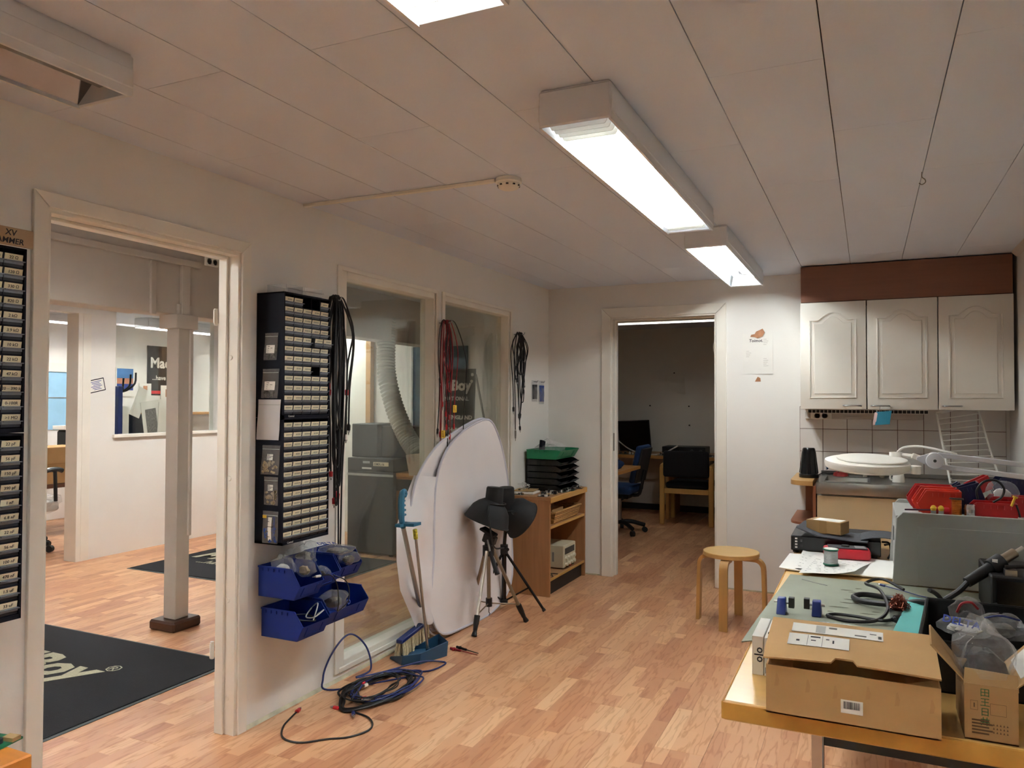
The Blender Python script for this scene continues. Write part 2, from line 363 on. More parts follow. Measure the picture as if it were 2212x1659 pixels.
# beam on a steel column
mb = MB().box(-3.95, -3.76, .2, 3.115, 1.88, H).box(-3.95, -3.765, 3.115, 6.5, 1.885, H)
bm_ = struct('trim_6', mb, 'beige', .004)
MB().box(-3.76, -3.735, .2, 3.45, 2.185, 2.222).build('cable_trunking', 'beige', bm_, .003)
MB().box(-3.765, -3.745, 3.10, 3.135, 1.87, 2.18).build('cover_strip', 'beige', bm_, .002)
MB().box(-3.765, -3.74, 3.315, 3.375, 1.80, 2.185).build('cable_trunking', 'beige', bm_, .003)
for z in (2.02, 1.96): MB().cyl((-3.741, 3.345, z), (-3.735, 3.345, z), .012, n=14).build('knockout', 'beige', bm_)
mb = MB().box(-3.845, -3.745, 3.295, 3.395, .06, 1.95)
co = struct('trim_7', mb, 'beige', .004)
MB().box(-3.75, -3.73, 3.375, 3.395, .55, 1.86).build('cable_trunking', 'beige', co, .002)
MB().box(-3.87, -3.72, 3.26, 3.42, 1.80, 1.885).build('column_head', 'beige', co, .003)
wood('darkwood', (74, 44, 32), .7, 'x', .4)
MB().box(-3.905, -3.695, 3.24, 3.45, 0, .06).build('plinth', 'darkwood', co, .012)
def outlet(name, label, fr, w=.10, h=.055, n=2):
    t = thing(name, label, 'socket', fr.translation)
    MB().prism([(-w/2, -h/2), (w/2, -h/2), (w/2, h/2), (-w/2, h/2)], 0, .018, fr).build('cover_plate', 'cream', t, .003, world=True)
    for i in range(n):
        x = (i-(n-1)/2)*.047
        MB().lathe([(.0, .0175), (.017, .0178), (.019, .021), (.0205, .021), (.0205, .018)], 18, fr @ Matrix.Translation((x, 0, 0))).build('socket_well', 'beige', t, world=True)
        m = MB()
        for dx in (-.0095, .0095): m.cyl(fr @ Vector((x+dx, 0, .0178)), fr @ Vector((x+dx, 0, .0184)), .003, n=8)
        m.build('socket_hole', 'black', t, world=True)
    return t
outlet('wall_socket', 'double wall socket on the beam above the doorway', frame((-3.733, 3.52, 2.235), (0, 1, 0), (0, 0, 1)))
# office behind the back door
struct('wall_office_back', MB().box(-4.2, .95, 9.5, 9.6, 0, H), 'wall')
struct('wall_office_left', MB().box(-3.45, -3.35, 6.6, 9.5, 0, H), 'wall')
struct('wall_office_right', MB().box(.3, .4, 5.87, 9.5, 0, H), 'wall')
struct('baseboard_office', MB().box(-3.35, .3, 9.485, 9.5, 0, .075), 'black')
# ------------------------------------------------------------ ceiling lights
def light(label, x0, x1, y0, y1, lit=True, blades=True, tubes=True, mat_tube='tube', inset=.05, z1=H, hh=.112, group='fluorescent ceiling lights', rz=0):
    t = thing('ceiling_light', label, 'ceiling light', ((x0+x1)/2, (y0+y1)/2, z1), rz, group)
    w = (x1-x0)/2; l = (y1-y0)/2; m = MB(); k = .007
    # side walls flare slightly, with a moulded rib
    for s in (-1, 1):
        P = [(s*(w-.012), 0), (s*(w-.004), -.012), (s*(w-.004), -.04), (s*w, -.043), (s*w, -.088), (s*(w-.003), -.091), (s*(w-.004), -hh), (s*(w-.012), -hh), (s*(w-.012), -.01)]
        m.prism(P if s > 0 else P[::-1], -l, l, frame((0, 0, 0), (1, 0, 0), (0, 0, 1)))
    m.build('side_wall', 'lampwhite', t)
    for s in (-1, 1): MB().box(-w+.004, w-.004, s*l-.006, s*l+.006, -hh+.003, -.006).build('end_cap', 'lampwhite', t, .004)
    MB().box(-w+.01, w-.01, -l, l, -.010, -.001).build('top_plate', 'lampwhite', t)
    if not lit:
        m = MB()
        for s in (-1, 1): m.add([(s*(w-.013), -l, -hh+.01), (s*(w-.013), l, -hh+.01), (s*.012, l, -.03), (s*.012, -l, -.03)], [(0, 1, 2, 3)])
        m.build('reflector', 'mirrorgrey', t)
        MB().box(-.013, .013, -l, l, -.07, -.028).build('spine', 'grey', t)
        return t
    if not blades and mat_tube == 'tube':  # dark grey liner added to tone down the lit interior behind the tubes
        for s in (-1, 1): MB().add([(s*(w-.0125), -l+.007, -hh+.002), (s*(w-.0125), l-.007, -hh+.002), (s*(w-.030), l-.007, -.0115), (s*(w-.030), -l+.007, -.0115)], [(0, 1, 2, 3)]).build('dark_side_liner', 'liner', t)
        MB().box(-w+.03, w-.03, -l+.007, l-.007, -.0115, -.0105).build('dark_top_liner', 'liner', t)
    if tubes:
        MB().box(-.02, .02, -l+.01, l-.01, -.035, -.010).build('spine', 'lampwhite', t)
        for s in (-1, 1):
            MB().cyl((s*.052, -l+inset, -.055), (s*.052, l-inset, -.055), .013, n=8).build('fluorescent_tube', mat_tube, t)
            for e in (-1, 1): MB().box(s*.052-.014, s*.052+.014, e*(l-inset+.02)-.012, e*(l-inset+.02)+.012, -.075, -.012).build('tube_holder', 'white', t, .003)
    if blades:
        n = int((y1-y0-.04)/.033)
        P = [(-w+.013, 0), (-w+.03, -.033), (-w+.034, -.035), (w-.034, -.035), (w-.03, -.033), (w-.013, 0)]
        bl = MB().prism(P, -.0011, .0011, frame((0, 0, 0), (1, 0, 0), (0, 0, 1))).mesh('louvre_blade', 'blade')
        for i in range(n): link('louvre_blade', bl, t, (0, -l+.03+i*.033, -hh+.036))
    return t
mat('liner', (92, 95, 98), .5, var=.05); mat('mirrorgrey', (150, 152, 156), .12, metal=1, var=.1)
light('lit louvred ceiling light in the middle of the ceiling', -.868, -.642, 2.035, 3.585, inset=.16)
light('lit open ceiling light with bare tubes near the back wall', -.868, -.642, 3.985, 5.44, blades=False, inset=.12)
light('lit louvred ceiling light cut off by the top edge of the picture', -.868, -.642, -.19, 1.365)
light('unseen louvred ceiling light added behind the camera to lift the room', -.868, -.642, -2.4, -.85)  # unseen fixture, added for more bounce light on the ceiling
light('unlit ceiling light with empty grey reflector above the left doorway', -1.955, -1.735, -.19, 1.372, lit=False)
light('added unseen lobby light on the near side of the beam', -3.2, -2.97, .5, 2.0, mat_tube='tube_lobby', blades=False, group='lobby lights')  # hidden lamp added to brighten the beam face and column
light('lobby ceiling light behind the beam', -5.1, -4.87, 3.0, 4.55, mat_tube='tube_lobby', blades=False, group='lobby lights')
light('lobby ceiling light over the second doormat', -5.1, -4.87, 5.0, 6.45, mat_tube='tube_lobby', blades=False, group='lobby lights')
light('ceiling light glimpsed left of the far wall through the doorway', -7.75, -7.52, 4.2, 5.75, mat_tube='tube_lobby', blades=False, group='office lights')
light('ceiling light seen through the far window behind the column', -7.45, -7.22, 5.95, 7.4, mat_tube='tube_lobby', blades=False, group='office lights')
MB().box(-1.8148, -1.8135, BACKY+.018, BACKY+.042, .98, 1.12).build('strike_plate', mat('strike', (110, 96, 78), .4, metal=.6), cs2)
# ------------------------------------------------------------ left wall: drawer cabinets
mat('drawerdark', (36, 40, 50), .3, var=.3, scale=30); mat('drawerlip', (132, 140, 154), .35, var=.08)
mat('smudge', (176, 166, 146), .8)
def drawer_cabinet(label, loc, cols, labels=None, skip=(), pulled=(), group='black component drawer cabinets'):
    t = thing('drawer_cabinet', label, 'drawer cabinet', loc, group=group)
    w, h, d, nc, nr = .30, .53, .15, 5, 12
    yp = (w-.012)/nc; zp = (h-.03)/nr; m = MB()
    m.box(0, .004, 0, w, 0, h).box(0, d, 0, .006, 0, h).box(0, d, w-.006, w, 0, h).box(0, d, 0, w, h-.006, h).box(0, d, 0, w, 0, .012)
    for r in range(1, nr): m.box(.02, d-.004, .006, w-.006, .014+r*zp-.0015, .014+r*zp+.0015)
    for c in range(1, nc): m.box(.02, d-.006, .006+c*yp-.001, .006+c*yp+.001, .012, h-.006)
    m.build('body', 'navy', t)
    text_mb('Conrad', .012, frame((d+.0003, .03, .0035), (0, 1, 0), (0, 0, 1)), .0002).build('lettering', 'paper', t)
    dm = MB().box(-.13, -.003, .002, yp-.002, .002, zp-.006, 0).box(-.003, 0, .0015, yp-.0015, .001, zp-.003, 0)
    dm.box(0, .013, .001, yp-.001, zp*.40, zp*.47, 1).box(0, .003, .001, yp-.001, zp*.22, zp*.44, 1)
    dm = dm.mesh('drawer', ['drawerdark', 'drawerlip'], .0005)
    lms = []
    for k in range(6):
        rr = random.Random(k); lm = MB().add([(.0006, .003, zp*.48), (.0006, yp-.003, zp*.48), (.004, yp-.003, zp*.92), (.004, .003, zp*.92)], [(0, 1, 2, 3)], 0)
        y = .010+rr.random()*.01
        while y < yp-.012:
            l = .002+rr.random()*.005
            lm.add([(.0024, y, zp*.62), (.0024, y+l, zp*.62), (.0036, y+l, zp*.76), (.0036, y, zp*.76)], [(0, 1, 2, 3)], 1); y += l+.0012
        lms.append(lm.mesh('label', ['label', 'smudge'], smooth_=False))
    for r in range(nr):
        for c in cols:
            if (r, c) in skip: continue
            px = d-.006+(.018 if (r, c) in pulled else 0)
            o = link('drawer', dm, t, (px, .006+c*yp, .014+(nr-1-r)*zp))
            if labels and c == 4:
                lm = MB().add([(.0006, .003, zp*.48), (.0006, yp-.003, zp*.48), (.004, yp-.003, zp*.92), (.004, .003, zp*.92)], [(0, 1, 2, 3)], 0)
                tm = text_mb(labels[r], .0125, frame((.0022, yp/2, zp*.585), (0, 1, 0), (.0034, 0, zp*.44)), .0003, align='CENTER'); lm.add(tm.v, tm.f, 1)
                link('label', lm.mesh('label', ['label', 'ink'], smooth_=False), o)
            else: link('label', lms[(r*5+c*3) % 6], o)
    return t
CX = WALLX+.001
drawer_cabinet('upper black drawer cabinet of the stack beside the first window', (CX, 2.481, 1.300), range(5), skip={(0, 2), (0, 3), (7, 3)}, pulled={(4, 3), (4, 4)})
drawer_cabinet('lower black drawer cabinet above the blue bins', (CX, 2.481, .769), range(5))
LU = ['22 Ω', '120 Ω', '330 Ω', '820 Ω', '2 kΩ', '3.9 kΩ', '10 kΩ', '22 kΩ', '47 kΩ', '120 – 390 kΩ', '0-100R', '>1 MΩ']
LL = ['22 pF', '56 pF', '150 pF', '390 pF', '1 nF', '6.8 nF', '22 nF', '56 nF', '100 nF', '470 nF', '1.5 uF', '33 uF']
drawer_cabinet('black cabinet of resistor drawers at the left edge of the picture', (CX, 1.103, 1.281), (3, 4), LU, group='drawer cabinets left of the doorway')
drawer_cabinet('black cabinet of capacitor drawers at the left edge, below the resistors', (CX, 1.103, .748), (3, 4), LL, group='drawer cabinets left of the doorway')
mat('card', (170, 142, 112), .85, var=.06); mat('cardboard', (186, 146, 96), .8, var=.05, scale=10, bump=.04, bscale=60); mat('cardedge', (160, 120, 76), .85, var=.15, scale=60)
t = thing('cardboard_sign', 'brown cardboard strip with black handwriting on the left drawer cabinet', 'sign', (WALLX+.148, 1.103, 1.814))
MB().box(0, .005, 0, .318, 0, .052).build('card', 'card', t, .001)
text_mb('XV', .024, frame((.0052, .236, .029), (0, 1, 0), (0, 0, 1)), .0004, .0003, .12).build('handwriting', 'ink', t)
text_mb('AMMER', .023, frame((.0052, .212, .006), (0, 1, 0), (0, 0, 1)), .0004, .0003, .15).build('handwriting', 'ink', t)
# two empty clear drawers on top of the cabinet
for y, rz, lb in ((2.50, .05, 'empty clear drawer on the cabinet top, nearer the doorway'), (2.625, -.08, 'empty clear drawer on the cabinet top, nearer the window')):
    t = thing('clear_drawer', lb, 'drawer', (WALLX+.04, y, 1.8305), rz, 'clear drawers on the cabinet')
    m = MB().box(0, .1, 0, .11, 0, .002).box(0, .1, 0, .002, 0, .036).box(0, .1, .108, .11, 0, .036).box(0, .002, 0, .11, 0, .036).box(.098, .1, 0, .11, 0, .036).box(.1, .112, .002, .108, .016, .019)
    m.build('tray', 'clearplastic', t)
# ------------------------------------------------------------ zip bags pinned to the cabinet side
mat('greybits', (110, 108, 104), .6, var=.5, scale=60); mat('bluebits', (40, 74, 150), .6, var=.5, scale=60); mat('tanbits', (170, 150, 120), .7, var=.4, scale=50); mat('blackbits', (26, 26, 30), .5, var=.6, scale=70)
mat('envelope', (206, 204, 206), .55, var=.04)
def zipbag(label, x0, x1, z0, z1, tilt, content, cardz, card=(.4, .3), bag='bagfilm', strip=None):
    t = thing('zip_bag', label, 'plastic bag', ((x0+x1)/2, 2.4795, z0), group='bags on the cabinet side')
    w = x1-x0; h = z1-z0
    def f(u, v, o=0): return ((u-.5)*w+tilt*(v-.5)*h, -.003-.004*math.sin(math.pi*u)*math.sin(math.pi*v)-.0012*math.sin(9*u+7*v)-o, v*h)
    MB().sheet(6, 8, f, .0006).build('film', bag, t)
    MB().sheet(5, 2, lambda u, v: f(.02+.96*u, .86+.02*v, .0008), .0004).build('zip_seal', 'lightgrey', t)
    if content:
        m = MB(); rr = random.Random(int(z0*1000))
        for _ in range(26):
            u = .12+.76*rr.random(); v = .06+.42*rr.random(); p = Vector(f(u, v)); p.y = -.0035
            m.box(-.004, .004, -.0015, .0015, -.006, .006, 0, Matrix.Translation(p) @ Matrix.Rotation(rr.random()*3, 4, 'Y'))
        m.build('contents', content, t)
    if card:
        cm = MB().sheet(2, 2, lambda u, v: f(.5+(u-.5)*card[0]*1.6, cardz+(v-.5)*card[1], .0012), .0004)
        co = cm.build('label_card', 'paper', t)
        lm = MB()
        for i in range(4):
            zz = cardz-card[1]*.35+card[1]*.22*i; p = f(.34, zz, .002); q = f(.5+.1*((i*7) % 3), zz, .002)
            lm.box(p[0], q[0], p[1]-.0003, p[1], p[2], p[2]+.002)
        lm.build('print', 'ink', co)
    return t
zipbag('small zip bag with a white card, topmost on the cabinet side', -2.311, -2.24, 1.543, 1.657, .08, 'greybits', .40)
zipbag('second zip bag from the top on the cabinet side', -2.322, -2.233, 1.383, 1.506, .08, 'greybits', .42)
zipbag('white padded envelope stuck to the cabinet side', -2.345, -2.224, 1.207, 1.377, .06, None, 0, None, 'envelope')
zipbag('zip bag with two tiny stickers just below the white envelope', -2.32, -2.224, 1.062, 1.185, .08, 'tanbits', .60, (.2, .2))
zipbag('zip bag with two tiny stickers above the blister pack', -2.305, -2.23, .935, 1.053, .0, 'tanbits', .62, (.22, .2))
t = zipbag('clear pack with blue parts and a yellow tipped label, lowest on the cabinet side', -2.311, -2.228, .775, .91, .03, 'bluebits', .45, (.14, .72))
m = MB().box(-.038, -.018, -.0068, -.0062, .105, .118); m.build('yellow_tip', mat('yellow', (232, 190, 50), .6), t)
text_mb('CONRAD', .016, frame((.030, -.0085, .045), (0, 0, 1), (-1, 0, 0)), .0002).build('lettering', 'bluein', t)
# ------------------------------------------------------------ open fronted storage bins
mat('binblue', (10, 40, 122), .5, var=.06, spec=.3); mat('binred', (206, 52, 34), .35, var=.06); mat('binred2', (178, 30, 34), .35, var=.06); mat('bingreen', (24, 128, 84), .4, var=.06); mat('bindark', (12, 18, 66), .35, var=.08)
def bin_parts(t, w, d, h, m_, front=.5, th=.003, holder=True):
    side = [(0, 0), (d*.86, 0), (d, h*front), (d*.985, h*front+h*.06), (d*.80, h), (0, h)]
    fr = frame((0, 0, 0), (1, 0, 0), (0, 0, 1))       # local z runs along -y
    MB().prism(side, -th, 0, fr).build('side_wall', m_, t, .0008)
    MB().prism(side, -w, -w+th, fr).build('side_wall', m_, t, .0008)
    MB().box(0, th, th, w-th, 0, h).build('back_wall', m_, t)
    MB().box(th, d*.86, th, w-th, 0, th).build('base', m_, t)
    f = MB().hexa([(d*.86-th, th, 0), (d*.86, th, 0), (d*.86, w-th, 0), (d*.86-th, w-th, 0)], [(d-th, th, h*front), (d, th, h*front), (d, w-th, h*front), (d-th, w-th, h*front)])
    f = f.build('front_lip', m_, t)
    for a, b in ((-.004, 0), (w, w+.004)):
        r = MB().box(0, d*.8, a, b, h-.007, h)
        for i in range(5): r.box(.1*d+i*d*.13, .1*d+i*d*.13+.004, a, b, h-.02, h-.0065)
        r.build('rim', m_, t)
    if holder:
        k = d*.14*.5; hm = MB(); 
        for a, b, c, e in ((w*.2, w*.8, .18, .24), (w*.2, w*.24, .24, .85), (w*.76, w*.8, .24, .85)):
            z0, z1 = c*h*front, e*h*front; x0 = d*(.86+.14*c); x1 = d*(.86+.14*e)
            hm.hexa([(x0, a, z0), (x0+.003, a, z0), (x0+.003, b, z0), (x0, b, z0)], [(x1, a, z1), (x1+.003, a, z1), (x1+.003, b, z1), (x1, b, z1)])
        hm.build('label_holder', m_, f)
def storage_bin(label, loc, w, d, h, m_, rz=0, front=.5, group=None, **k):
    t = thing('storage_bin', label, 'storage bin', loc, rz, group); bin_parts(t, w, d, h, m_, front, **k); return t
G = 'blue wall bins'
storage_bin('blue bin at the left end of the upper row, under the drawers', (-2.325, 2.47, .553), .152, .222, .128, 'binblue', group=G, front=.45)
storage_bin('blue bin in the middle of the upper row', (-2.335, 2.628, .565), .135, .21, .12, 'binblue', group=G, front=.45)
storage_bin('blue bin at the right end of the upper row', (-2.335, 2.77, .575), .16, .205, .115, 'binblue', group=G, front=.45)
storage_bin('blue bin at the left end of the lower row', (-2.325, 2.49, .380), .172, .222, .122, 'binblue', group=G, front=.5)
storage_bin('wide blue bin at the right end of the lower row', (-2.325, 2.67, .395), .285, .215, .118, 'binblue', group=G, front=.5)
# ------------------------------------------------------------ crumpled plastic bags
def crumple(c, sx, sy, sz, seed, rot=0, nu=15, nv=8, amp=.30, sq=.6, tip=0):
    rr = random.Random(seed); m = MB(); R = Matrix.Rotation(rot, 3, 'Z'); vs = []; ph = [rr.random()*6 for _ in range(6)]
    def e(t): return math.copysign(abs(t)**sq, t)
    for j in range(nv+1):
        b = -math.pi/2+math.pi*j/nv
        for i in range(nu):
            a = 2*math.pi*i/nu
            k = 1+amp*(math.sin(3*a+ph[0]+2*b)+.8*math.sin(5*a-3*b+ph[1])+rr.uniform(-1, 1))*.5
            p = Vector((sx*e(math.cos(a))*max(.05, math.cos(b))**.7*k, sy*e(math.sin(a))*max(.05, math.cos(b))**.7*k, sz*math.sin(b)*(1+amp*rr.uniform(-.5, .5))))
            if tip and p.z > 0: p.z *= 1+tip*max(0, math.sin(2*a+ph[2]))
            vs.append(R @ p+Vector(c))
    fs = [(j*nu+i, j*nu+(i+1) % nu, (j+1)*nu+(i+1) % nu, (j+1)*nu+i) for j in range(nv) for i in range(nu)]
    fs += [tuple(range(nu-1, -1, -1)), tuple(range(nv*nu, (nv+1)*nu))]
    return m.add(vs, fs)
def film_bag(label, c, s, seed, content=None, rot=0, tip=0, text=None, group=None, cs=.55, cat='plastic bag', tm=None, amp=.30):
    t = thing('plastic_bag', label, cat, (c[0], c[1], c[2]-s[2]), group=group)
    crumple((0, 0, s[2]), *s, seed, rot, tip=tip, amp=amp).build('film', 'bagfilm', t, smooth_=False)
    if content: crumple((0, 0, s[2]*.75), s[0]*cs, s[1]*cs, s[2]*cs, seed+5, rot, 10, 6).build('contents', content, t)
    if text: text_mb(text[0], text[1], tm, .0003, .0004).build('lettering', 'bluein', t, world=True)
    return t
G = 'plastic bags in the blue bins'
mat('whitebits', (214, 214, 210), .5, var=.12); 
film_bag('crumpled clear bag with white parts in the left upper blue bin', (-2.24, 2.525, .672), (.05, .032, .036), 3, 'whitebits', group=G, tip=.4)
film_bag('bag around a beige terminal block in the left upper blue bin', (-2.17, 2.575, .662), (.045, .022, .034), 8, 'tanbits', group=G, tip=.5)
film_bag('bulging clear bag heaped between the upper blue bins', (-2.24, 2.655, .70), (.05, .05, .042), 11, 'greybits', group=G, tip=.6)
film_bag('clear bag of screws slumped in the middle upper blue bin', (-2.19, 2.69, .615), (.05, .045, .03), 14, 'blackbits', group=G)
film_bag('clear bag printed DELTA draped over the right upper blue bin', (-2.20, 2.83, .695), (.075, .075, .018), 19, 'greybits', group=G, text=('DELTA', .034), tm=frame((-2.25, 2.765, .722), (.25, .95, -.1), (-.95, .25, .3)), amp=.09)
film_bag('small clear bag hanging over the lip of the right upper blue bin', (-2.155, 2.86, .655), (.04, .05, .028), 23, 'blackbits', group=G)
film_bag('clear bag printed D sagging over the front of the lower blue bins', (-2.14, 2.735, .495), (.055, .06, .04), 29, 'blackbits', group=G, text=('D', .03), tm=frame((-2.082, 2.76, .475), (0, 1, 0), (-.3, 0, 1)))
# ------------------------------------------------------------ cables
mat('cableblack', (14, 14, 18), .5, var=.2); mat('cablered', (150, 24, 34), .5, var=.1); mat('cableblue', (30, 44, 110), .5, var=.1); mat('cablewhite', (210, 208, 204), .5)
mat('plugred', (196, 34, 44), .4, var=.06); mat('plugwhite', (225, 222, 216), .4); mat('chrome', (190, 190, 192), .2, metal=1, var=.05); mat('steel', (170, 172, 174), .3, metal=1, var=.06); mat('brass', (170, 140, 80), .3, metal=1)
def cable(label, pts, r, m_, ends=(), group=None, sub=6, name='cable', n=6):
    P = smooth([Vector(p) for p in pts], sub); b = min(P, key=lambda p: p.z)
    t = thing(name, label, 'cable', tuple(b), group=group)
    MB().tube(P, r, n).build('cord', m_, t, world=True)
    for e, col, L in ends:
        p, q = (P[0], P[2]) if e == 0 else (P[-1], P[-3]); d = (p-q).normalized()
        pm = MB().cyl(p-d*.004, p+d*L*.62, r*2.3, r*2.1, n=10).cyl(p-d*L*.25, p-d*.003, r*1.2, r*1.9, n=8)
        pl = pm.build('plug', col, t, world=True)
        MB().cyl(p+d*L*.6, p+d*L*.85, r*1.7, n=10).cyl(p+d*L*.85, p+d*L*1.15, r*.7, n=8).build('plug_tip', 'chrome', pl, world=True)
    return t
def hook(label, x, y, z):
    t = thing('wall_hook', label, 'hook', (x, y, z)); MB().tube([(-.03, 0, 0), (.05, 0, -.004), (.058, 0, .012)], .003, 8).build('wire', 'steel', t); return t
def hanging(label, hy, hx, hz, ya, za, yb, zb, m_, ends, group, r=.0032, bow=.02, seed=0, xs=0, loop=0):
    rr = random.Random(seed); w = lambda: rr.uniform(-.008, .008)
    pts = [(hx+xs+w(), ya, za), (hx+xs+w(), ya-bow*.3+w(), za+(hz-za)*.35), (hx+xs+w(), ya-bow+w(), za+(hz-za)*.75), (hx+.0, (hy+ya)/2-.004, hz-.006), (hx, hy, hz+.006), (hx+.006, (hy+yb)/2+.004, hz-.006), (hx+xs+.012+w(), yb+bow+w(), zb+(hz-zb)*.72), (hx+xs+w(), yb+bow*.4+w(), zb+(hz-zb)*.3), (hx+xs+w(), yb, zb)]
    if loop:
        k = hx+.02; y = hy+rr.uniform(-.03, .02)
        pts[5:5] = [(k, y+.012, hz-.05), (k+w(), y+.03+w(), hz-loop*.5), (k+w(), y+.02, hz-loop*.92), (k, y+.002+w(), hz-loop), (k+w(), y-.02, hz-loop*.9), (k+w(), y-.03+w(), hz-loop*.5), (k, y-.01, hz-.05), (hx+.01, hy+.003, hz+.008)]
    return cable(label, pts, r, m_, ends, group)
hook('hook holding the black cables beside the drawer cabinet', WALLX+.03, 2.945, 1.855)
g = 'black audio cables beside the drawer cabinet'; A = [(0, 'plugred', .035), (1, 'plugred', .035)]; Bp = [(0, 'cableblack', .035), (1, 'plugwhite', .03)]
for i, (ya, za, yb, zb, e, lb) in enumerate([(2.90, 1.45, 3.045, 1.42, A, 'with red plugs at mid height'), (2.915, 1.42, 2.975, .93, A, 'with red plugs, one at mid height and one far below'), (2.89, 1.08, 3.03, 1.2, Bp, 'hanging closest to the drawers'), (2.96, .90, 2.99, .92, A, 'with red plugs hanging low'), (2.93, 1.03, 2.965, .99, [(0, 'plugred', .03), (1, 'cableblack', .04)], 'with one red plug near the middle of the frame'), (2.88, .83, 2.95, 1.3, [(0, 'cableblack', .05)], 'with a black mains plug level with the bottom drawers'), (2.985, .66, 3.0, .66, [], 'reaching down to the blue bins'), (2.945, 1.30, 3.06, 1.25, [(1, 'cableblack', .04)], 'with the widest loop over the window frame')]):
    hanging('black cable '+lb, 2.945+.006*(i-4), WALLX+.045+.004*(i % 3), 1.856, ya, za, yb, zb, 'cableblack', e, g, .0042, .03, i, loop=(.62+.09*(i % 5) if i != 6 else 0))
hook('hook holding the red and black test leads between the windows', WALLX+.03, 4.01, 1.845)
g = 'test leads between the windows'; R_ = [(0, 'plugred', .04), (1, 'plugred', .04)]; K_ = [(0, 'cableblack', .04), (1, 'cableblack', .04)]
for i, (ya, za, yb, zb, c, e, lb) in enumerate([(3.95, 1.50, 3.93, 1.20, 'cableblack', K_, 'black test lead with the shortest drop on the left'), (3.965, 1.18, 4.02, 1.22, 'cablered', R_, 'red test lead nearest the first window'), (3.98, 1.36, 4.06, 1.16, 'cablered', R_, 'red test lead with a long right end'), (4.0, 1.05, 4.03, 1.12, 'cableblack', K_, 'black test lead in the centre of the bundle'), (4.02, 1.30, 4.13, 1.22, 'cablered', R_, 'red test lead with crocodile clip in front of the dark banner'), (4.03, 1.02, 4.22, 1.02, 'cableblack', K_, 'black test lead whose end lies over the white tent'), (3.955, 1.02, 4.05, 1.28, 'cablered', R_, 'red test lead with yellow tag at the bottom left')]):
    hanging(lb, 4.01+.006*(i-3), WALLX+.04+.004*(i % 3), 1.845, ya, za, yb, zb, c, e, g, .003, .010, 30+i, loop=.3+.06*(i % 4))
for y, z, lb in ((4.10, 1.30, 'yellow tag on the red leads in front of the dark banner'), (3.96, 1.15, 'yellow tag on the red leads at the bottom left')):
    t = thing('cable_tag', lb, 'tag', (WALLX+.06, y, z), group='yellow tags')
    MB().box(-.001, .001, -.022, .022, 0, .045).build('tag_sheet', 'yellow', t); m = MB()
    for i in range(4): m.box(.001, .0014, -.016, .012-.004*i, .008+.009*i, .011+.009*i)
    m.build('print', 'ink', t)
hook('hook holding the black cables right of the windows', WALLX+.03, 5.09, 1.86)
g = 'black cables right of the windows'
for i, (ya, za, yb, zb, e, lb) in enumerate([(5.04, 1.15, 5.10, 1.20, [(0, 'chrome', .06)], 'hanging lowest, with a metal connector'), (5.02, 1.55, 5.06, 1.53, K_, 'with two black plugs side by side'), (5.08, 1.18, 5.16, 1.5, Bp, 'with a thin end at the right'), (5.0, 1.32, 5.17, 1.45, K_, 'with the widest loop'), (5.09, 1.27, 5.12, 1.27, K_, 'in the middle of the bunch'), (5.11, 1.66, 5.05, 1.62, K_, 'coiled short at the top')]):
    hanging('black cable right of the windows '+lb, 5.09+.006*(i-3), WALLX+.04+.004*(i % 3), 1.86, ya, za, yb, zb, 'cableblack', e, g, .0036, .04, 60+i, loop=.2+.1*(i % 4))
# loose leads in the blue bins
cable('white and black lead looping over the left lower blue bin', [(-2.14, 2.60, .44), (-2.15, 2.64, .50), (-2.20, 2.66, .47), (-2.18, 2.60, .45), (-2.12, 2.58, .46), (-2.11, 2.63, .48), (-2.16, 2.65, .45)], .003, 'cablewhite', [], 'leads in the blue bins')
cable('thin black lead dangling from the upper to the lower blue bins', [(-2.11, 2.60, .63), (-2.09, 2.65, .625), (-2.08, 2.68, .58), (-2.07, 2.68, .50), (-2.09, 2.70, .46), (-2.07, 2.75, .50), (-2.075, 2.74, .58), (-2.10, 2.68, .62)], .0025, 'cableblack', [(0, 'plugwhite', .03)], 'leads in the blue bins')
cable('black lead coiled inside the left lower blue bin', [(-2.25, 2.52, .45), (-2.16, 2.53, .455), (-2.13, 2.60, .44), (-2.2, 2.63, .45), (-2.24, 2.56, .455), (-2.15, 2.55, .45)], .003, 'cableblack', [], 'leads in the blue bins')
# blister packs in the corner
for y, h_, lb in ((5.46, .165, 'clear blister pack of tools hanging left by the corner'), (5.60, .185, 'clear blister pack with blue handles hanging right by the corner')):
    t = thing('blister_pack', lb, 'blister pack', (WALLX, y, 1.53-h_), group='blister packs in the corner')
    MB().sheet(6, 8, lambda u, v: (.006+.022*math.sin(math.pi*u)*math.sin(math.pi*min(1, v*1.2)), (u-.5)*.105, v*h_), .0006).build('film', 'clearplastic', t)
    m = MB()
    for i in range(3): m.cyl((.010, -.03+.03*i, .02), (.010, -.03+.028*i, h_*.8), .006, .009, n=8)
    m.build('tools', 'bluebits' if y > 5.5 else 'blackbits', t)
    MB().tube([(.0, 0, h_-.01), (.03, 0, h_-.012), (.035, 0, h_)], .002, 6).build('peg', 'black', t)
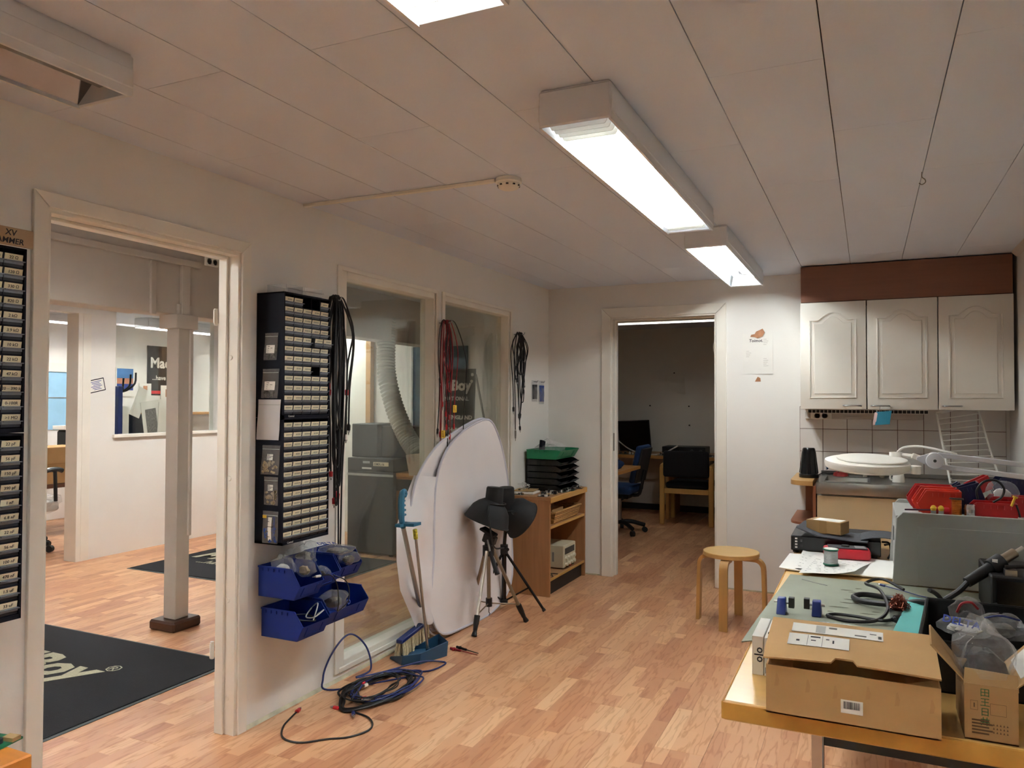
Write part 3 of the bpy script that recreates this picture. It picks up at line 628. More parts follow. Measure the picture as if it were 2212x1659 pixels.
# ------------------------------------------------------------ folding white light tent leaning on the window wall
mat('tentwhite', (242, 238, 240), .7, var=.02, scale=4, bump=.15, bscale=7); mat('tentrim', (214, 214, 226), .6)
t = thing('light_tent', 'collapsed white fabric light tent leaning against the second window', 'light tent', (-2.24, 4.2, 0))
FO = [(4.56, 1.245), (4.29, 1.21), (4.08, 1.135), (3.94, 1.045), (3.85, .93), (3.81, .82), (3.785, .67), (3.76, .49), (3.72, .34), (3.69, .20), (3.80, .045), (4.10, .012), (4.45, .012), (4.74, .13), (4.80, .45), (4.80, .75), (4.765, .95), (4.69, 1.13)]
BO = [(4.50, 1.255), (4.11, 1.175), (3.87, 1.085), (3.69, .95), (3.615, .82), (3.57, .65), (3.585, .49), (3.65, .33), (3.72, .13), (3.82, .05), (4.2, .02), (4.6, .10), (4.75, .5), (4.72, .95), (4.64, 1.16)]
def panel(outline, x0, lean, nm, wob, mi):
    P = smooth([Vector((0, y, z)) for y, z in outline], 5, True); c = Vector((0, sum(p.y for p in P)/len(P), sum(p.z for p in P)/len(P)))
    n = len(P); m = MB(); vs = []; rings = [0.02, .2, .4, .6, .8, .93, 1.0]
    for k in rings:
        for i, p in enumerate(P):
            q = c+(p-c)*k; a = i/n*2*math.pi
            vs.append((x0-lean*q.z+wob*(1-k)*1.2*math.sin(2.0*a+1)+.006*math.sin(9*q.y+5*q.z)*(1-k)**.5, q.y, q.z))
    fs = [(r*n+i, r*n+(i+1) % n, (r+1)*n+(i+1) % n, (r+1)*n+i) for r in range(len(rings)-1) for i in range(n)]+[tuple(range(n))]
    m.add(vs, fs); o = m.build(nm, 'tentwhite', t, ang=180, world=True)
    MB().tube([(x0-lean*p.z, p.y, p.z) for p in P], .0075, 6, closed=True).build('rim', 'tentrim', o, world=True)
    return o
panel(FO, -2.205, .075, 'front_panel', .015, 0)
panel(BO, -2.262, .045, 'back_panel', .012, 0)
# loose fabric between the panels, bagging out at the lower left
def drape(u, v):
    a = [(3.69, .20), (3.735, .34), (3.765, .50), (3.79, .67), (3.80, .80), (3.83, .93)]; b = [(3.60, .12), (3.475, .36), (3.46, .52), (3.48, .70), (3.58, .83), (3.69, .95)]
    f = v*(len(a)-1); i = min(int(f), len(a)-2); w = f-i
    A = (a[i][0]*(1-w)+a[i+1][0]*w, a[i][1]*(1-w)+a[i+1][1]*w); B = (b[i][0]*(1-w)+b[i+1][0]*w, b[i][1]*(1-w)+b[i+1][1]*w)
    y = A[0]*(1-u)+B[0]*u; z = A[1]*(1-u)+B[1]*u
    return (-2.21-.07*z*(1-u)-.09*u*(.4+z)+.035*math.sin(math.pi*u)+.026*math.sin(8*v+5*u)*math.sin(math.pi*u)+.010*math.sin(21*v-9*u)*math.sin(math.pi*u), y, z+.016*math.sin(9*u+4*v)*(1-v))
MB().sheet(14, 20, drape).build('loose_fabric', 'tentwhite', t, ang=180, world=True)
MB().tube([(-2.26, 3.69, .20), (-2.25, 3.72, .08), (-2.24, 3.80, .03), (-2.25, 3.86, .02)], .006, 6, sub=4).build('rim', 'tentrim', t, world=True)
# ------------------------------------------------------------ two black reflector lamps on stands
def lamp_head(t, rim, ap, R, top, cap_r=.055):
    ap = Vector(ap); rim = Vector(rim); d = (rim-ap); L = d.length; d.normalize()
    M = frame(ap, d.orthogonal(), d.cross(d.orthogonal()))      # local z runs from the apex to the rim
    prof = [(.050, -.004), (.062, .0), (.092, L*.18), (.118, L*.42), (R*.93, L*.72), (R, L), (R+.004, L+.002), (R+.003, L+.006), (R-.004, L+.004), (R*.9, L*.72), (.11, L*.42), (.08, L*.2), (.05, L*.06)]
    MB().lathe(prof, 28, M).build('reflector_dome', 'blackmatte', t, world=True)
    top = Vector(top); e = (top-ap).normalized()
    h = MB().cyl(ap+e*-.01, top, cap_r*1.02, cap_r*.96, n=24).cyl(top, top+e*.006, cap_r*.9, n=24).build('lamp_housing', 'blackmatte', t, world=True)
    m = MB(); a = e.orthogonal().normalized(); b = e.cross(a)
    for i in range(5): m.box(-.004, .004, -.0015, .0015, 0, .0008, 0, Matrix.Translation(top+e*.006+a*(-.03+.015*i)) @ e.to_track_quat('Z', 'Y').to_matrix().to_4x4())
    m.build('vent_slot', 'black', h, world=True)
    MB().tube([ap+d*.012+(a*math.cos(k*.5)+b*math.sin(k*.5))*(.075+.004*(k % 2)) for k in range(26)], .0045, 6, sub=2).build('wrapped_cord', 'cableblack', t, world=True)
    return h
t = thing('photo_lamp', 'front black dome reflector photo lamp on silver legged tripod', 'photo lamp', (-2.10, 4.2, 0), group='black photo lamps')
lamp_head(t, (-2.128, 4.2, .632), (-2.088, 4.22, .755), .142, (-2.083, 4.225, .835))
MB().tube([(-2.07, 4.12, .74), (-2.05, 4.07, .70), (-2.03, 4.06, .60), (-2.02, 4.09, .50), (-2.01, 4.2, .48)], .005, 6, sub=6).build('hanging_cord', 'cableblack', t, world=True)
mat('bronze', (150, 136, 118), .35, metal=.8, var=.05); mat('silver', (206, 204, 196), .3, metal=.8, var=.04)
tp = thing('camera_tripod', 'short camera tripod with silver and bronze legs and black pan handle', 'tripod', (-2.11, 4.2, 0))
hub = Vector((-2.115, 4.2, .455))
MB().cyl(hub+Vector((0, 0, -.03)), hub+Vector((0, 0, .03)), .036, n=14).cyl(hub+Vector((0, 0, .03)), hub+Vector((0, 0, .05)), .024, n=12).build('leg_hub', 'black', tp, world=True)
MB().box(-.04, .04, -.025, .025, 0, .055, 0, Matrix.Translation((-2.10, 4.17, .505)) @ Matrix.Rotation(.35, 4, 'Y')).build('pan_head', 'black', tp, .006, world=True)
MB().box(-.055, .045, -.035, .035, 0, .016, 0, Matrix.Translation((-2.095, 4.165, .565)) @ Matrix.Rotation(.45, 4, 'Y')).build('quick_release_plate', 'blackmatte', tp, .003, world=True)
MB().cyl((-2.09, 4.14, .53), (-2.055, 4.10, .47), .006, n=8).build('handle_rod', 'steel', tp, world=True)
MB().cyl((-2.055, 4.10, .47), (-1.985, 4.06, .35), .011, .015, n=12).build('handle_grip', 'blackmatte', tp, world=True)
mid = Vector((-2.11, 4.2, .135))
for f, c in (((-2.085, 3.96, 0), 'silver'), ((-2.305, 4.31, 0), 'bronze'), ((-1.93, 4.36, 0), 'bronze')):
    f = Vector(f); d = (f-hub).normalized(); a = hub+Vector(((f-hub).x, (f-hub).y, 0)).normalized()*.03
    l = MB().cyl(a, a+(f-a)*.80, .0115, .0105, n=8).build('leg', c, tp, world=True)
    MB().cyl(a+(f-a)*.76, a+(f-a)*.86, .018, .017, n=10).build('leg_lock', 'black', l, world=True)
    MB().cyl(a+(f-a)*.85, a+(f-a)*.93, .016, .013, n=10).cyl(a+(f-a)*.92, f+Vector((0, 0, .004)), .010, .018, n=10).build('rubber_foot', 'black', l, world=True)
    MB().cyl(mid, a+(f-a)*.75, .0045, n=6).build('spreader', 'bronze', tp, world=True)
MB().cyl(hub, mid+Vector((0, 0, -.01)), .0125, n=10).build('centre_column', 'bronze', tp, world=True)
MB().cyl(mid+Vector((0, 0, .03)), mid+Vector((0, 0, -.02)), .02, n=12).build('column_end', 'black', tp, world=True)
MB().tube([mid+Vector((0, 0, -.02)), mid+Vector((0, 0, -.055)), mid+Vector((.008, 0, -.065)), mid+Vector((0, 0, -.075))], .0025, 6).build('hook', 'black', tp, world=True)
t = thing('photo_lamp', 'rear black dome reflector photo lamp tilted to the right on a black stand', 'photo lamp', (-2.19, 4.57, 0), group='black photo lamps')
lamp_head(t, (-2.075, 4.615, .585), (-2.15, 4.53, .672), .135, (-2.148, 4.52, .80))
MB().cyl((-2.06, 4.44, .66), (-2.035, 4.42, .655), .014, n=8).build('mains_plug', 'black', t, world=True)
st = thing('light_stand', 'black folding light stand behind the tripod', 'light stand', (-2.19, 4.58, 0))
MB().cyl((-2.19, 4.58, .03), (-2.19, 4.58, .42), .016, n=12).cyl((-2.19, 4.58, .40), (-2.165, 4.57, .66), .012, n=12).build('pole', 'blackgloss', st, world=True)
cl = MB().cyl((-2.19, 4.58, .36), (-2.19, 4.58, .42), .026, n=12).build('collar', 'black', st, world=True)
MB().cyl((-2.19, 4.58, .03), (-2.19, 4.58, .06), .026, n=12).build('lower_collar', 'black', st, world=True)
MB().cyl((-2.16, 4.55, .40), (-2.14, 4.53, .40), .011, n=10).build('clamp_knob', 'black', cl, world=True)
for fx, fy in ((-1.913, 4.615), (-2.31, 4.36), (-2.30, 4.82)):
    k = Vector((-2.19, 4.58, .385)); f = Vector((fx, fy, .006)); d = f-k
    l = MB().tube([k, f], .009, 8).build('leg', 'blackgloss', st, world=True)
    MB().cyl(k+d*.965, k+d, .012, n=8).build('rubber_foot', 'black', l, world=True)
    MB().tube([(-2.19, 4.58, .045), k+d*.62], .006, 6).build('strut', 'blackgloss', st, world=True)
# ------------------------------------------------------------ broom and long handled dustpan
mat('teal', (44, 112, 146), .4, var=.05); mat('dustblue', (44, 84, 118), .4, var=.05); mat('bristle', (214, 196, 156), .8, var=.15, scale=80); mat('brushblue', (24, 44, 116), .4)
t = thing('broom', 'upright hand broom with teal hooked grip and pale bristles', 'broom', (-2.26, 3.60, 0))
p0, p1 = Vector((-2.262, 3.69, .115)), Vector((-2.152, 3.30, .745)); d = (p1-p0).normalized()
MB().tube([p0, p1], .012, 10).build('handle', 'steel', t, world=True)
g = MB().tube([p1-d*.02, p1+d*.03, p1+d*.03+Vector((.002, -.008, .06)), p1+Vector((.004, -.018, .135)), p1+Vector((.004, -.008, .162)), p1+Vector((.004, .012, .166)), p1+Vector((.004, .022, .150)), p1+Vector((.004, .014, .138))], .013, 8, sub=4, rs=[.015, .017, .017, .015, .012, .010, .009]).build('grip', 'teal', t, world=True)
m = MB()
for i in range(4): MB().cyl(p1+Vector((.003, .004-.003*i, .045+.024*i)), p1+Vector((.003, .022-.003*i, .045+.024*i)), .008, .006, n=8).build('finger_ridge', 'teal', g, world=True)
MB().hexa([(-2.28, 3.44, .083), (-2.24, 3.44, .083), (-2.24, 3.72, .125), (-2.28, 3.72, .125)], [(-2.28, 3.44, .103), (-2.24, 3.44, .103), (-2.24, 3.72, .145), (-2.28, 3.72, .145)]).build('brush_back', 'brushblue', t, .003, world=True)
MB().cyl((-2.262, 3.67, .12), (-2.258, 3.675, .17), .022, .016, n=10).build('socket', 'brushblue', t, world=True)
bm2 = MB(); rr = random.Random(4)
for i in range(24):
    for j in range(3):
        y = 3.447+i*.0113; x = -2.277+j*.017; z = .085+(y-3.44)*.15
        bm2.cyl((x, y, z), (x+rr.uniform(-.012, .014), y-.006+rr.uniform(-.008, .008), z-.076+rr.uniform(-.004, .006)), .003, .007, n=5)
o = bm2.build('bristles', 'bristle', t, world=True); o['kind'] = 'stuff'
t = thing('dustpan', 'blue dustpan with a tall metal handle clipped to the broom', 'dustpan', (-2.19, 3.55, 0))
P = [(-2.31, 3.43), (-2.20, 3.37), (-2.12, 3.42), (-2.06, 3.60), (-2.17, 3.69), (-2.28, 3.60)]
MB().prism(P, .001, .006).build('pan', 'dustblue', t, world=True)
m = MB(); hs = [.014, .05, .06, .08, .08, .014]
for i in range(5):
    a, b = P[i], P[i+1]; MB().hexa([(a[0], a[1], .001), (b[0], b[1], .001), (b[0]-.006, b[1]+.004, .001), (a[0]-.006, a[1]+.004, .001)], [(a[0]+.010, a[1]-.004, hs[i]), (b[0]+.010, b[1]-.004, hs[i+1]), (b[0]+.004, b[1], hs[i+1]), (a[0]+.004, a[1], hs[i])]).build('pan_wall', 'dustblue', t, world=True)
q0, q1 = Vector((-2.115, 3.50, .02)), Vector((-2.10, 3.335, .715))
MB().tube([q0, q1], .0075, 10).build('handle', 'steel', t, world=True)
MB().cyl(q0-Vector((0, 0, .015)), q0+(q1-q0)*.07, .014, .011, n=10).build('handle_socket', 'dustblue', t, world=True)
MB().tube([q0+(q1-q0)*.93, q0+(q1-q0)*1.0], .0115, 10).build('grip_tape', mat('tape', (190, 186, 60), .6, var=.7, scale=90), t, world=True)
MB().box(-2.165, -2.135, 3.25, 3.345, .735, .750).hexa([(-2.15, 3.28, .735), (-2.085, 3.30, .735), (-2.085, 3.37, .735), (-2.15, 3.33, .735)], [(-2.15, 3.28, .750), (-2.085, 3.30, .750), (-2.085, 3.37, .750), (-2.15, 3.33, .750)]).build('handle_clip', 'teal', t, world=True)
# ------------------------------------------------------------ tangle of cables on the floor
def floor_cable(label, pts, r, m_, ends, z0=.0, seed=0):
    rr = random.Random(seed); return cable(label, [(x, y, r+z0+(p[0] if p else 0)) for x, y, *p in pts], r, m_, ends, 'cables lying on the floor', sub=8)
floor_cable('black cable with two red ringed plugs curving towards the viewer', [(-2.285, 2.672), (-2.262, 2.60), (-2.235, 2.53), (-2.185, 2.462), (-2.13, 2.432), (-2.06, 2.442), (-1.99, 2.51), (-1.925, 2.56), (-1.89, 2.64), (-1.905, 2.70), (-1.965, 2.755), (-2.06, 2.775), (-2.145, 2.777)], .0042, 'cableblack', [(0, 'plugred', .035), (1, 'plugred', .035)], seed=1)
floor_cable('blue cable with big loops reaching behind the dustpan', [(-2.05, 3.27), (-2.30, 2.94), (-2.335, 2.91, .06), (-2.34, 2.99, .16), (-2.325, 3.10, .215), (-2.30, 3.20, .13), (-2.27, 3.20, .02), (-2.30, 3.12), (-2.22, 3.25), (-2.10, 3.40, .02), (-2.03, 3.50), (-2.00, 3.47), (-2.02, 3.36), (-2.11, 3.28), (-2.22, 3.12)], .0046, 'cableblue', [(1, 'cableblack', .03)], seed=2)
def coil(cx, cy, rx, ry, turns, seed, z):
    rr = random.Random(seed); out = []; k = 10*turns
    for i in range(k+1):
        a = 2*math.pi*i/10+seed; s = 1+rr.uniform(-.16, .16)
        out.append((cx+rx*s*math.cos(a)+rr.uniform(-.01, .01), cy+ry*s*math.sin(a)+rr.uniform(-.01, .01), z+rr.uniform(0, .012)))
    return out
for i, (cx, cy, rx, ry, tn, m_, e, lb) in enumerate([(-2.11, 3.03, .13, .24, 4, 'cableblack', [(0, 'cableblack', .04)], 'thick black cable coiled round the outside of the floor tangle'), (-2.09, 3.06, .10, .19, 4, 'cableblack', [(0, 'plugred', .03), (1, 'plugwhite', .03)], 'black cable with one red and one white plug inside the floor tangle'), (-2.08, 3.07, .12, .20, 3, 'cableblue', [(1, 'cableblue', .04)], 'blue cable coiled inside the floor tangle'), (-2.12, 3.01, .09, .17, 4, 'cableblack', [(0, 'plugred', .03), (1, 'chrome', .04)], 'thin black cable with a red plug at the wall side of the floor tangle')]):
    floor_cable(lb, coil(cx, cy, rx, ry, tn, 40+i, .006*i), (.0055, .0036, .0042, .003)[i], m_, e, seed=i)
floor_cable('pair of short leads with blue plugs leaving the floor tangle', [(-2.02, 3.05), (-2.04, 2.95), (-2.06, 2.88), (-2.075, 2.82), (-2.06, 2.775, .006), (-2.045, 2.755, .006)], .0036, 'cableblack', [(1, 'cableblue', .04)], seed=9)
for p, q, c, lb in (((-2.095, 3.70), (-1.915, 3.674), 'cablered', 'red test probe lying on the floor'), ((-2.075, 3.735), (-1.922, 3.70), 'cableblack', 'black test probe lying on the floor')):
    a = Vector((*p, .008)); b = Vector((*q, .004)); d = (b-a).normalized(); t = thing('test_probe', lb, 'test probe', (*p, 0), group='test probes on the floor')
    MB().cyl(a, a+d*.07, .007, .006, n=10).build('grip', c, t, world=True); MB().cyl(a+d*.07, b, .0028, .002, n=8).build('shaft', c, t, world=True)
    MB().cyl(a+d*.02-Vector((0, 0, .003)), a+d*.028-Vector((0, 0, .003)), .012, n=10).build('finger_guard', c, t, world=True)
# ------------------------------------------------------------ low wooden shelf unit in the corner
wood('beech', (172, 122, 80), .82, 'z', .42); wood('beechtop', (176, 128, 86), .85, 'y', .4); wood('oakedge', (206, 158, 82), .85, 'y', .4)
t = thing('shelf_unit', 'low open wooden shelf unit in the corner', 'shelf', (-2.02, 5.34, 0))
y0, y1 = 4.966, 5.712
MB().box(-2.355, -2.022, y0, y0+.018, 0, .672).build('side_panel', 'beech', t, .001, world=True)
MB().box(-2.355, -2.022, y1-.018, y1, 0, .672).build('side_panel', 'beech', t, .001, world=True)
MB().box(-2.355, -2.018, y0-.004, y1+.004, .672, .695).build('top_panel', 'beechtop', t, .001, world=True)
MB().box(-2.018, -2.008, y0-.004, y1+.004, .655, .695).build('front_edge', 'oakedge', t, .004, world=True)
MB().box(-2.355, -2.345, y0+.018, y1-.018, 0, .672).build('back_panel', 'beech', t, world=True)
for z in (.47, .105): 
    s_ = MB().box(-2.345, -2.03, y0+.018, y1-.018, z, z+.018).build('shelf_board', 'beechtop', t, .001, world=True)
    MB().box(-2.03, -2.024, y0+.018, y1-.018, z, z+.018).build('edge_strip', 'oakedge', s_, .001, world=True)
MB().box(-2.06, -2.05, y0+.018, y1-.018, 0, .10).build('kick_board', 'black', t, world=True)
# letter trays
g = 'black letter trays on the shelf unit'; ord_ = ['lowest', 'second lowest', 'middle', 'second highest', 'highest']
for i in range(5):
    t = thing('letter_tray', 'black plastic letter tray, %s of the stack of five on the shelf unit' % ord_[i], 'letter tray', (-2.34, 5.285, .697+i*.0475), group=g)
    sp = [(0, 0), (.25, 0), (.285, .018), (.235, .044), (0, .044)]; fr = frame((0, 0, 0), (1, 0, 0), (0, 0, 1))
    MB().prism(sp, -.003, 0, fr).build('side_wall', 'blackgloss', t); MB().prism(sp, -.375, -.372, fr).build('side_wall', 'blackgloss', t)
    MB().box(0, .003, 0, .375, 0, .044).build('back_wall', 'blackgloss', t)
    MB().box(0, .26, 0, .375, 0, .003).build('base', 'blackgloss', t)
    for a, b in ((.003, .14), (.235, .372)): MB().hexa([(.25, a, 0), (.254, a, 0), (.254, b, 0), (.25, b, 0)], [(.283, a, .024), (.287, a, .024), (.287, b, .024), (.283, b, .024)]).build('front_lip', 'darkgrey', t)
t = storage_bin('green open fronted bin on top of the black letter trays', (-2.335, 5.27, .936), .395, .275, .07, 'bingreen', front=.9)
film_bag('large crumpled clear bag with dark card in the green bin', (-2.22, 5.43, .985), (.10, .12, .05), 77, 'greybits', tip=.9, cs=.4)
t = thing('navy_card', 'dark navy box standing inside the clear bag above the green bin', 'box', (-2.25, 5.36, .945)); MB().box(-.01, .01, -.04, .03, 0, .125, 0, Matrix.Rotation(-.2, 4, 'X')).build('carton', 'navy', t, .001)
# circuit boards and bits on top of the shelf unit
mat('pcbgreen', (38, 62, 44), .45, var=.3, scale=40); mat('pcbdark', (40, 44, 40), .5, var=.4, scale=40); mat('pcbtan', (168, 136, 92), .6, var=.1); mat('foam', (232, 226, 222), .8)
def pcb(label, x, y, z, w, l, rz, m_, seed, group='circuit boards on the shelf unit', n=16, th=.0016, hs=1):
    t = thing('circuit_board', label, 'circuit board', (x, y, z), rz, group); b = MB().box(-w/2, w/2, -l/2, l/2, 0, th).build('board', m_, t)
    rr = random.Random(seed); pool = ['black', 'black', 'silver', 'chrome', 'plugwhite', 'pcbtan', 'darkgrey']
    for i in range(n):
        px = rr.uniform(-w*.42, w*.42); py = rr.uniform(-l*.42, l*.42); s = rr.uniform(.004, .013); hh = rr.uniform(.003, .016)*hs
        m = MB()
        if rr.random() < .35: m.cyl((px, py, th), (px, py, th+hh*1.3), s*.6, n=10)
        else: m.box(px-s, px+s, py-s*rr.uniform(.4, 1.2), py+s*rr.uniform(.4, 1.2), th, th+hh)
        m.build('component', rr.choice(pool), t)
    return t
pcb('circuit board with dense parts at the front edge of the shelf top', -2.09, 5.02, .697, .07, .10, .1, 'pcbdark', 1)
pcb('large circuit board with sockets in the middle of the shelf top', -2.10, 5.16, .697, .13, .15, .2, 'pcbtan', 2, n=24, hs=1.5)
pcb('circuit board lying right of the large one on the shelf top', -2.075, 5.31, .697, .09, .11, -.2, 'pcbgreen', 3)
pcb('circuit board near the back corner of the shelf top', -2.045, 5.44, .697, .07, .12, .1, 'pcbgreen', 4)
pcb('circuit board at the far end of the shelf top', -2.04, 5.60, .697, .07, .10, .2, 'pcbdark', 5)
pcb('small dark board at the near left of the shelf top', -2.29, 5.01, .697, .09, .05, .3, 'pcbdark', 6, n=8)
t = thing('foam_sheet', 'white foam slab with red wires under the tan board', 'foam', (-2.27, 5.12, .697), .1); MB().box(-.08, .08, -.08, .08, 0, .014).build('slab', 'foam', t, .002)
MB().tube([(-.06, -.05, .018), (-.02, -.03, .02), (.02, -.05, .018), (.06, -.02, .02)], .002, 5, sub=4).build('wire', 'cablered', t)
t = pcb('tan board stacked on the foam slab', -2.28, 5.14, .715, .15, .16, .15, 'pcbtan', 7, n=4, th=.006)
cable('knot of thin white wires on the tan board', [(-2.30+.035*math.cos(k*1.9), 5.15+.05*math.sin(k*1.3), .745+.02*math.sin(k*.9)) for k in range(16)], .0022, 'cablewhite', [], sub=5)
# basket, carton, power supply
mat('wicker', (176, 132, 76), .6, var=.4, scale=120, bump=.5, bscale=140)
t = thing('wicker_basket', 'shallow wicker basket on the middle shelf', 'basket', (-2.13, 5.33, .489))
def ringrect(x0, x1, ya, yb, z, r): return [(x0, ya, z), (x1, ya, z), (x1, yb, z), (x0, yb, z)]
MB().box(-.10, .085, -.24, .25, 0, .008).build('base', 'wicker', t)
for k in range(5):
    f_ = .004*k; MB().tube(ringrect(-.10-f_, .085+f_, -.24-f_, .25+f_, .012+.014*k, 0), .0075, 6, closed=True).build('weave_row', 'wicker', t)
MB().tube(ringrect(-.122, .107, -.262, .272, .084, 0), .009, 6, closed=True).build('rim', 'wicker', t)
t = thing('carton', 'small tan carton lying in the wicker basket', 'box', (-2.13, 5.22, .50)); MB().box(-.06, .06, -.09, .13, 0, .085).build('shell', 'cardboard', t, .002); MB().box(-.03, .02, -.0905, .13, .085, .0854).build('tape', 'tanbits', t)
mat('psu', (206, 198, 172), .5, var=.03); mat('knob', (214, 208, 186), .45)
t = thing('power_supply', 'beige bench power supply with knobs on the bottom shelf', 'power supply', (-2.05, 5.44, .1245))
MB().box(-.27, 0, -.135, .115, .006, .172).build('case', 'psu', t, .004)
fp = MB().box(0, .004, -.13, .11, .010, .168).build('front_panel', 'psu', t, .001)
MB().box(.004, .0055, -.115, .085, .105, .15).build('display', 'blackgloss', fp)
for i in range(4):
    for j in range(2):
        MB().cyl((.004, -.095+.055*i, .075-.042*j), (.020, -.095+.055*i, .075-.042*j), .015, .012, n=14).build('knob', 'knob', fp)
for i in range(3): MB().cyl((.004, -.08+.06*i, .016), (.016, -.08+.06*i, .016), .007, n=10).build('terminal', ('black', 'plugred', 'pcbgreen')[i], fp)
for k in range(6): MB().box(-.24+.03*k, -.225+.03*k, -.1355, -.134, .05, .12).build('vent', 'grey', t)
cable('tangle of dark wires on the shelf floor beneath the power supply', [(-2.03, 5.05, .128), (-2.06, 5.10, .135), (-2.03, 5.14, .128), (-2.08, 5.12, .13), (-2.05, 5.06, .132)], .003, 'cableblack', [])
# ------------------------------------------------------------ kitchen corner: tiles, cabinets, sink
mat('tile', (232, 226, 220), .18, var=.02); mat('grout', (126, 98, 84), .8)
mb = MB().box(-.438, .80, BACKY-.003, BACKY-.0005, .86, 1.34); gr = mb.build('splashback', 'grout'); gr['kind'] = 'structure'
xs = [-.437, -.286, -.131, .025, .18, .335, .49, .645, .80]; zs = [.862, 1.026, 1.183, 1.338]
for i in range(8):
    for j in range(3): MB().box(xs[i]+.0018, xs[i+1]-.0018, BACKY-.009, BACKY-.003, zs[j]+.0018, zs[j+1]-.0018).build('tile', 'tile', gr, .0012)
wood('fillerbrown', (134, 90, 70), .88, 'x', .5); 
t = tag(MB().box(-.403, .795, 5.43, 5.755, 2.034, 2.272).build('filler_panel', 'fillerbrown', None, .001), 'dark brown filler panel above the white wall cabinets', 'panel')
def arch(w, h, x0, z0, rise):
    P = [(x0, z0), (x0+w, z0), (x0+w, z0+h-rise)]; n = 14
    P += [(x0+w-.03, z0+h-rise)]
    for i in range(n+1):
        u = i/n; P.append((x0+w-.05-u*(w-.10), z0+h-rise+rise*math.sin(math.pi*u)**1.0))
    P += [(x0+.03, z0+h-rise), (x0, z0+h-rise)]
    return P
def wall_cab(label, x0, x1, hx):
    t = thing('wall_cabinet', label, 'cabinet', ((x0+x1)/2, 5.43, 1.325), group='white kitchen wall cabinets')
    MB().box(x0+.002, x1-.002, 5.445, 5.755, 1.335, 2.032).build('body', 'cabwhite', t, world=True)
    d = MB().box(x0+.002, x1-.002, 5.424, 5.444, 1.325, 2.030).build('door', 'cabwhite', t, .003, 2, world=True)
    w = x1-x0-.125; fr = frame((0, 5.424, 0), (1, 0, 0), (0, 0, 1))
    P = arch(w, .56, x0+.0625, 1.40, .05)
    MB().tube([(x, 5.4235, z) for x, z in P], .0065, 6, closed=True).build('panel_moulding', 'cabwhite', d, world=True)
    Q = arch(w-.05, .51, x0+.0875, 1.425, .045)
    MB().prism(Q, 0, .005, fr).build('raised_panel', 'cabwhite', d, .004, world=True)
    MB().tube([(hx, 5.424, 1.349), (hx+.004, 5.398, 1.349), (hx+.02, 5.388, 1.349), (hx+.085, 5.388, 1.349), (hx+.10, 5.398, 1.349), (hx+.104, 5.424, 1.349)], .005, 8, sub=3).build('handle', 'steel', d, world=True)
wall_cab('white wall cabinet nearest the doorway, left of three', -.409, -.007, -.145)
wall_cab('middle white wall cabinet with a blue packet on its handle', -.005, .397, .019)
wall_cab('white wall cabinet against the right wall', .399, .800, .42)
t = thing('drying_grid', 'white drying grid under the wall cabinets', 'grid', (0, 5.6, 1.295))
m = MB().box(-.374, .352, 5.594, 5.6, 1.294, 1.298).box(-.374, .352, 5.594, 5.6, 1.318, 1.324)
for i in range(30): m.box(-.374+i*.025, -.370+i*.025, 5.594, 5.6, 1.296, 1.322)
o = m.build('grid', 'white', t, world=True); o['kind'] = 'stuff'
MB().box(-.374, .352, 5.603, 5.61, 1.294, 1.334).build('backing', 'black', t, world=True)
t = tag(MB().box(-.40, .33, 5.722, 5.751, 1.253, 1.303).build('cable_trunking', 'beige', None, .003), 'beige cable trunking above the splashback tiles', 'trunking')
outlet('wall_socket', 'cream double wall socket at the left end of the tile trunking', frame((-.295, 5.722, 1.277), (1, 0, 0), (0, 0, 1)), .14, .05)
# blue packet
t = thing('blue_packet', 'shiny blue packet hanging from a cabinet handle', 'packet', (.085, 5.376, 1.225), -.1)
MB().sheet(6, 5, lambda u, v: ((u-.5)*.09+.012*(v-.5), -.004*math.sin(math.pi*u)-.003*math.sin(5*u+4*v), v*.085+.008*u), .002).build('sachet', mat('packblue', (50, 132, 160), .25, var=.15), t)
MB().sheet(3, 5, lambda u, v: (-.053+u*.018+.012*(v-.5), -.001-.003*math.sin(4*v), v*.082), .002).build('foil_edge', mat('foilpink', (226, 198, 196), .3), t)
MB().tube([(-.02, .0, .082), (-.018, .004, .105), (-.016, .008, .125)], .0015, 5).build('tie', 'grey', t)
# sink counter
mat('stainless', (150, 150, 148), .28, metal=1, var=.06, stretch=(1, 12, 1)); mat('beigedoor', (206, 184, 146), .5, var=.02)
t = thing('sink_counter', 'stainless steel sink counter under the tiles', 'sink', (.25, 5.45, .86))
X0, X1, Y0, Y1, hx0, hx1, hy0, hy1 = -.298, .815, 5.16, 5.75, -.255, .01, 5.25, 5.62
for a, b, c, d in ((X0, X1, Y0, hy0), (X0, X1, hy1, Y1), (X0, hx0, hy0, hy1), (hx1, X1, hy0, hy1)): MB().box(a, b, c, d, .862, .868).build('worktop', 'stainless', t, world=True)
MB().box(X0, X1, Y0-.004, Y0, .797, .870).build('front_apron', 'stainless', t, .003, 2, world=True)
MB().box(X0, X1, Y1-.006, Y1, .868, .895).build('upstand', 'stainless', t, .002, world=True)
mb = MB(); mb.add([(hx0, hy0, .866), (hx1, hy0, .866), (hx1, hy1, .866), (hx0, hy1, .866), (hx0+.02, hy0+.02, .72), (hx1-.02, hy0+.02, .72), (hx1-.02, hy1-.02, .72), (hx0+.02, hy1-.02, .72)], [(0, 1, 5, 4), (1, 2, 6, 5), (2, 3, 7, 6), (3, 0, 4, 7), (4, 5, 6, 7)])
mb.build('basin', 'stainless', t, .02, 3, world=True)
MB().tube([(hx0, hy0, .869), (hx1, hy0, .869), (hx1, hy1, .869), (hx0, hy1, .869)], .004, 6, closed=True).build('basin_rim', 'stainless', t, world=True)
t = thing('base_cabinet', 'beige sink base cabinet behind the workbench', 'cabinet', (.25, 5.45, 0))
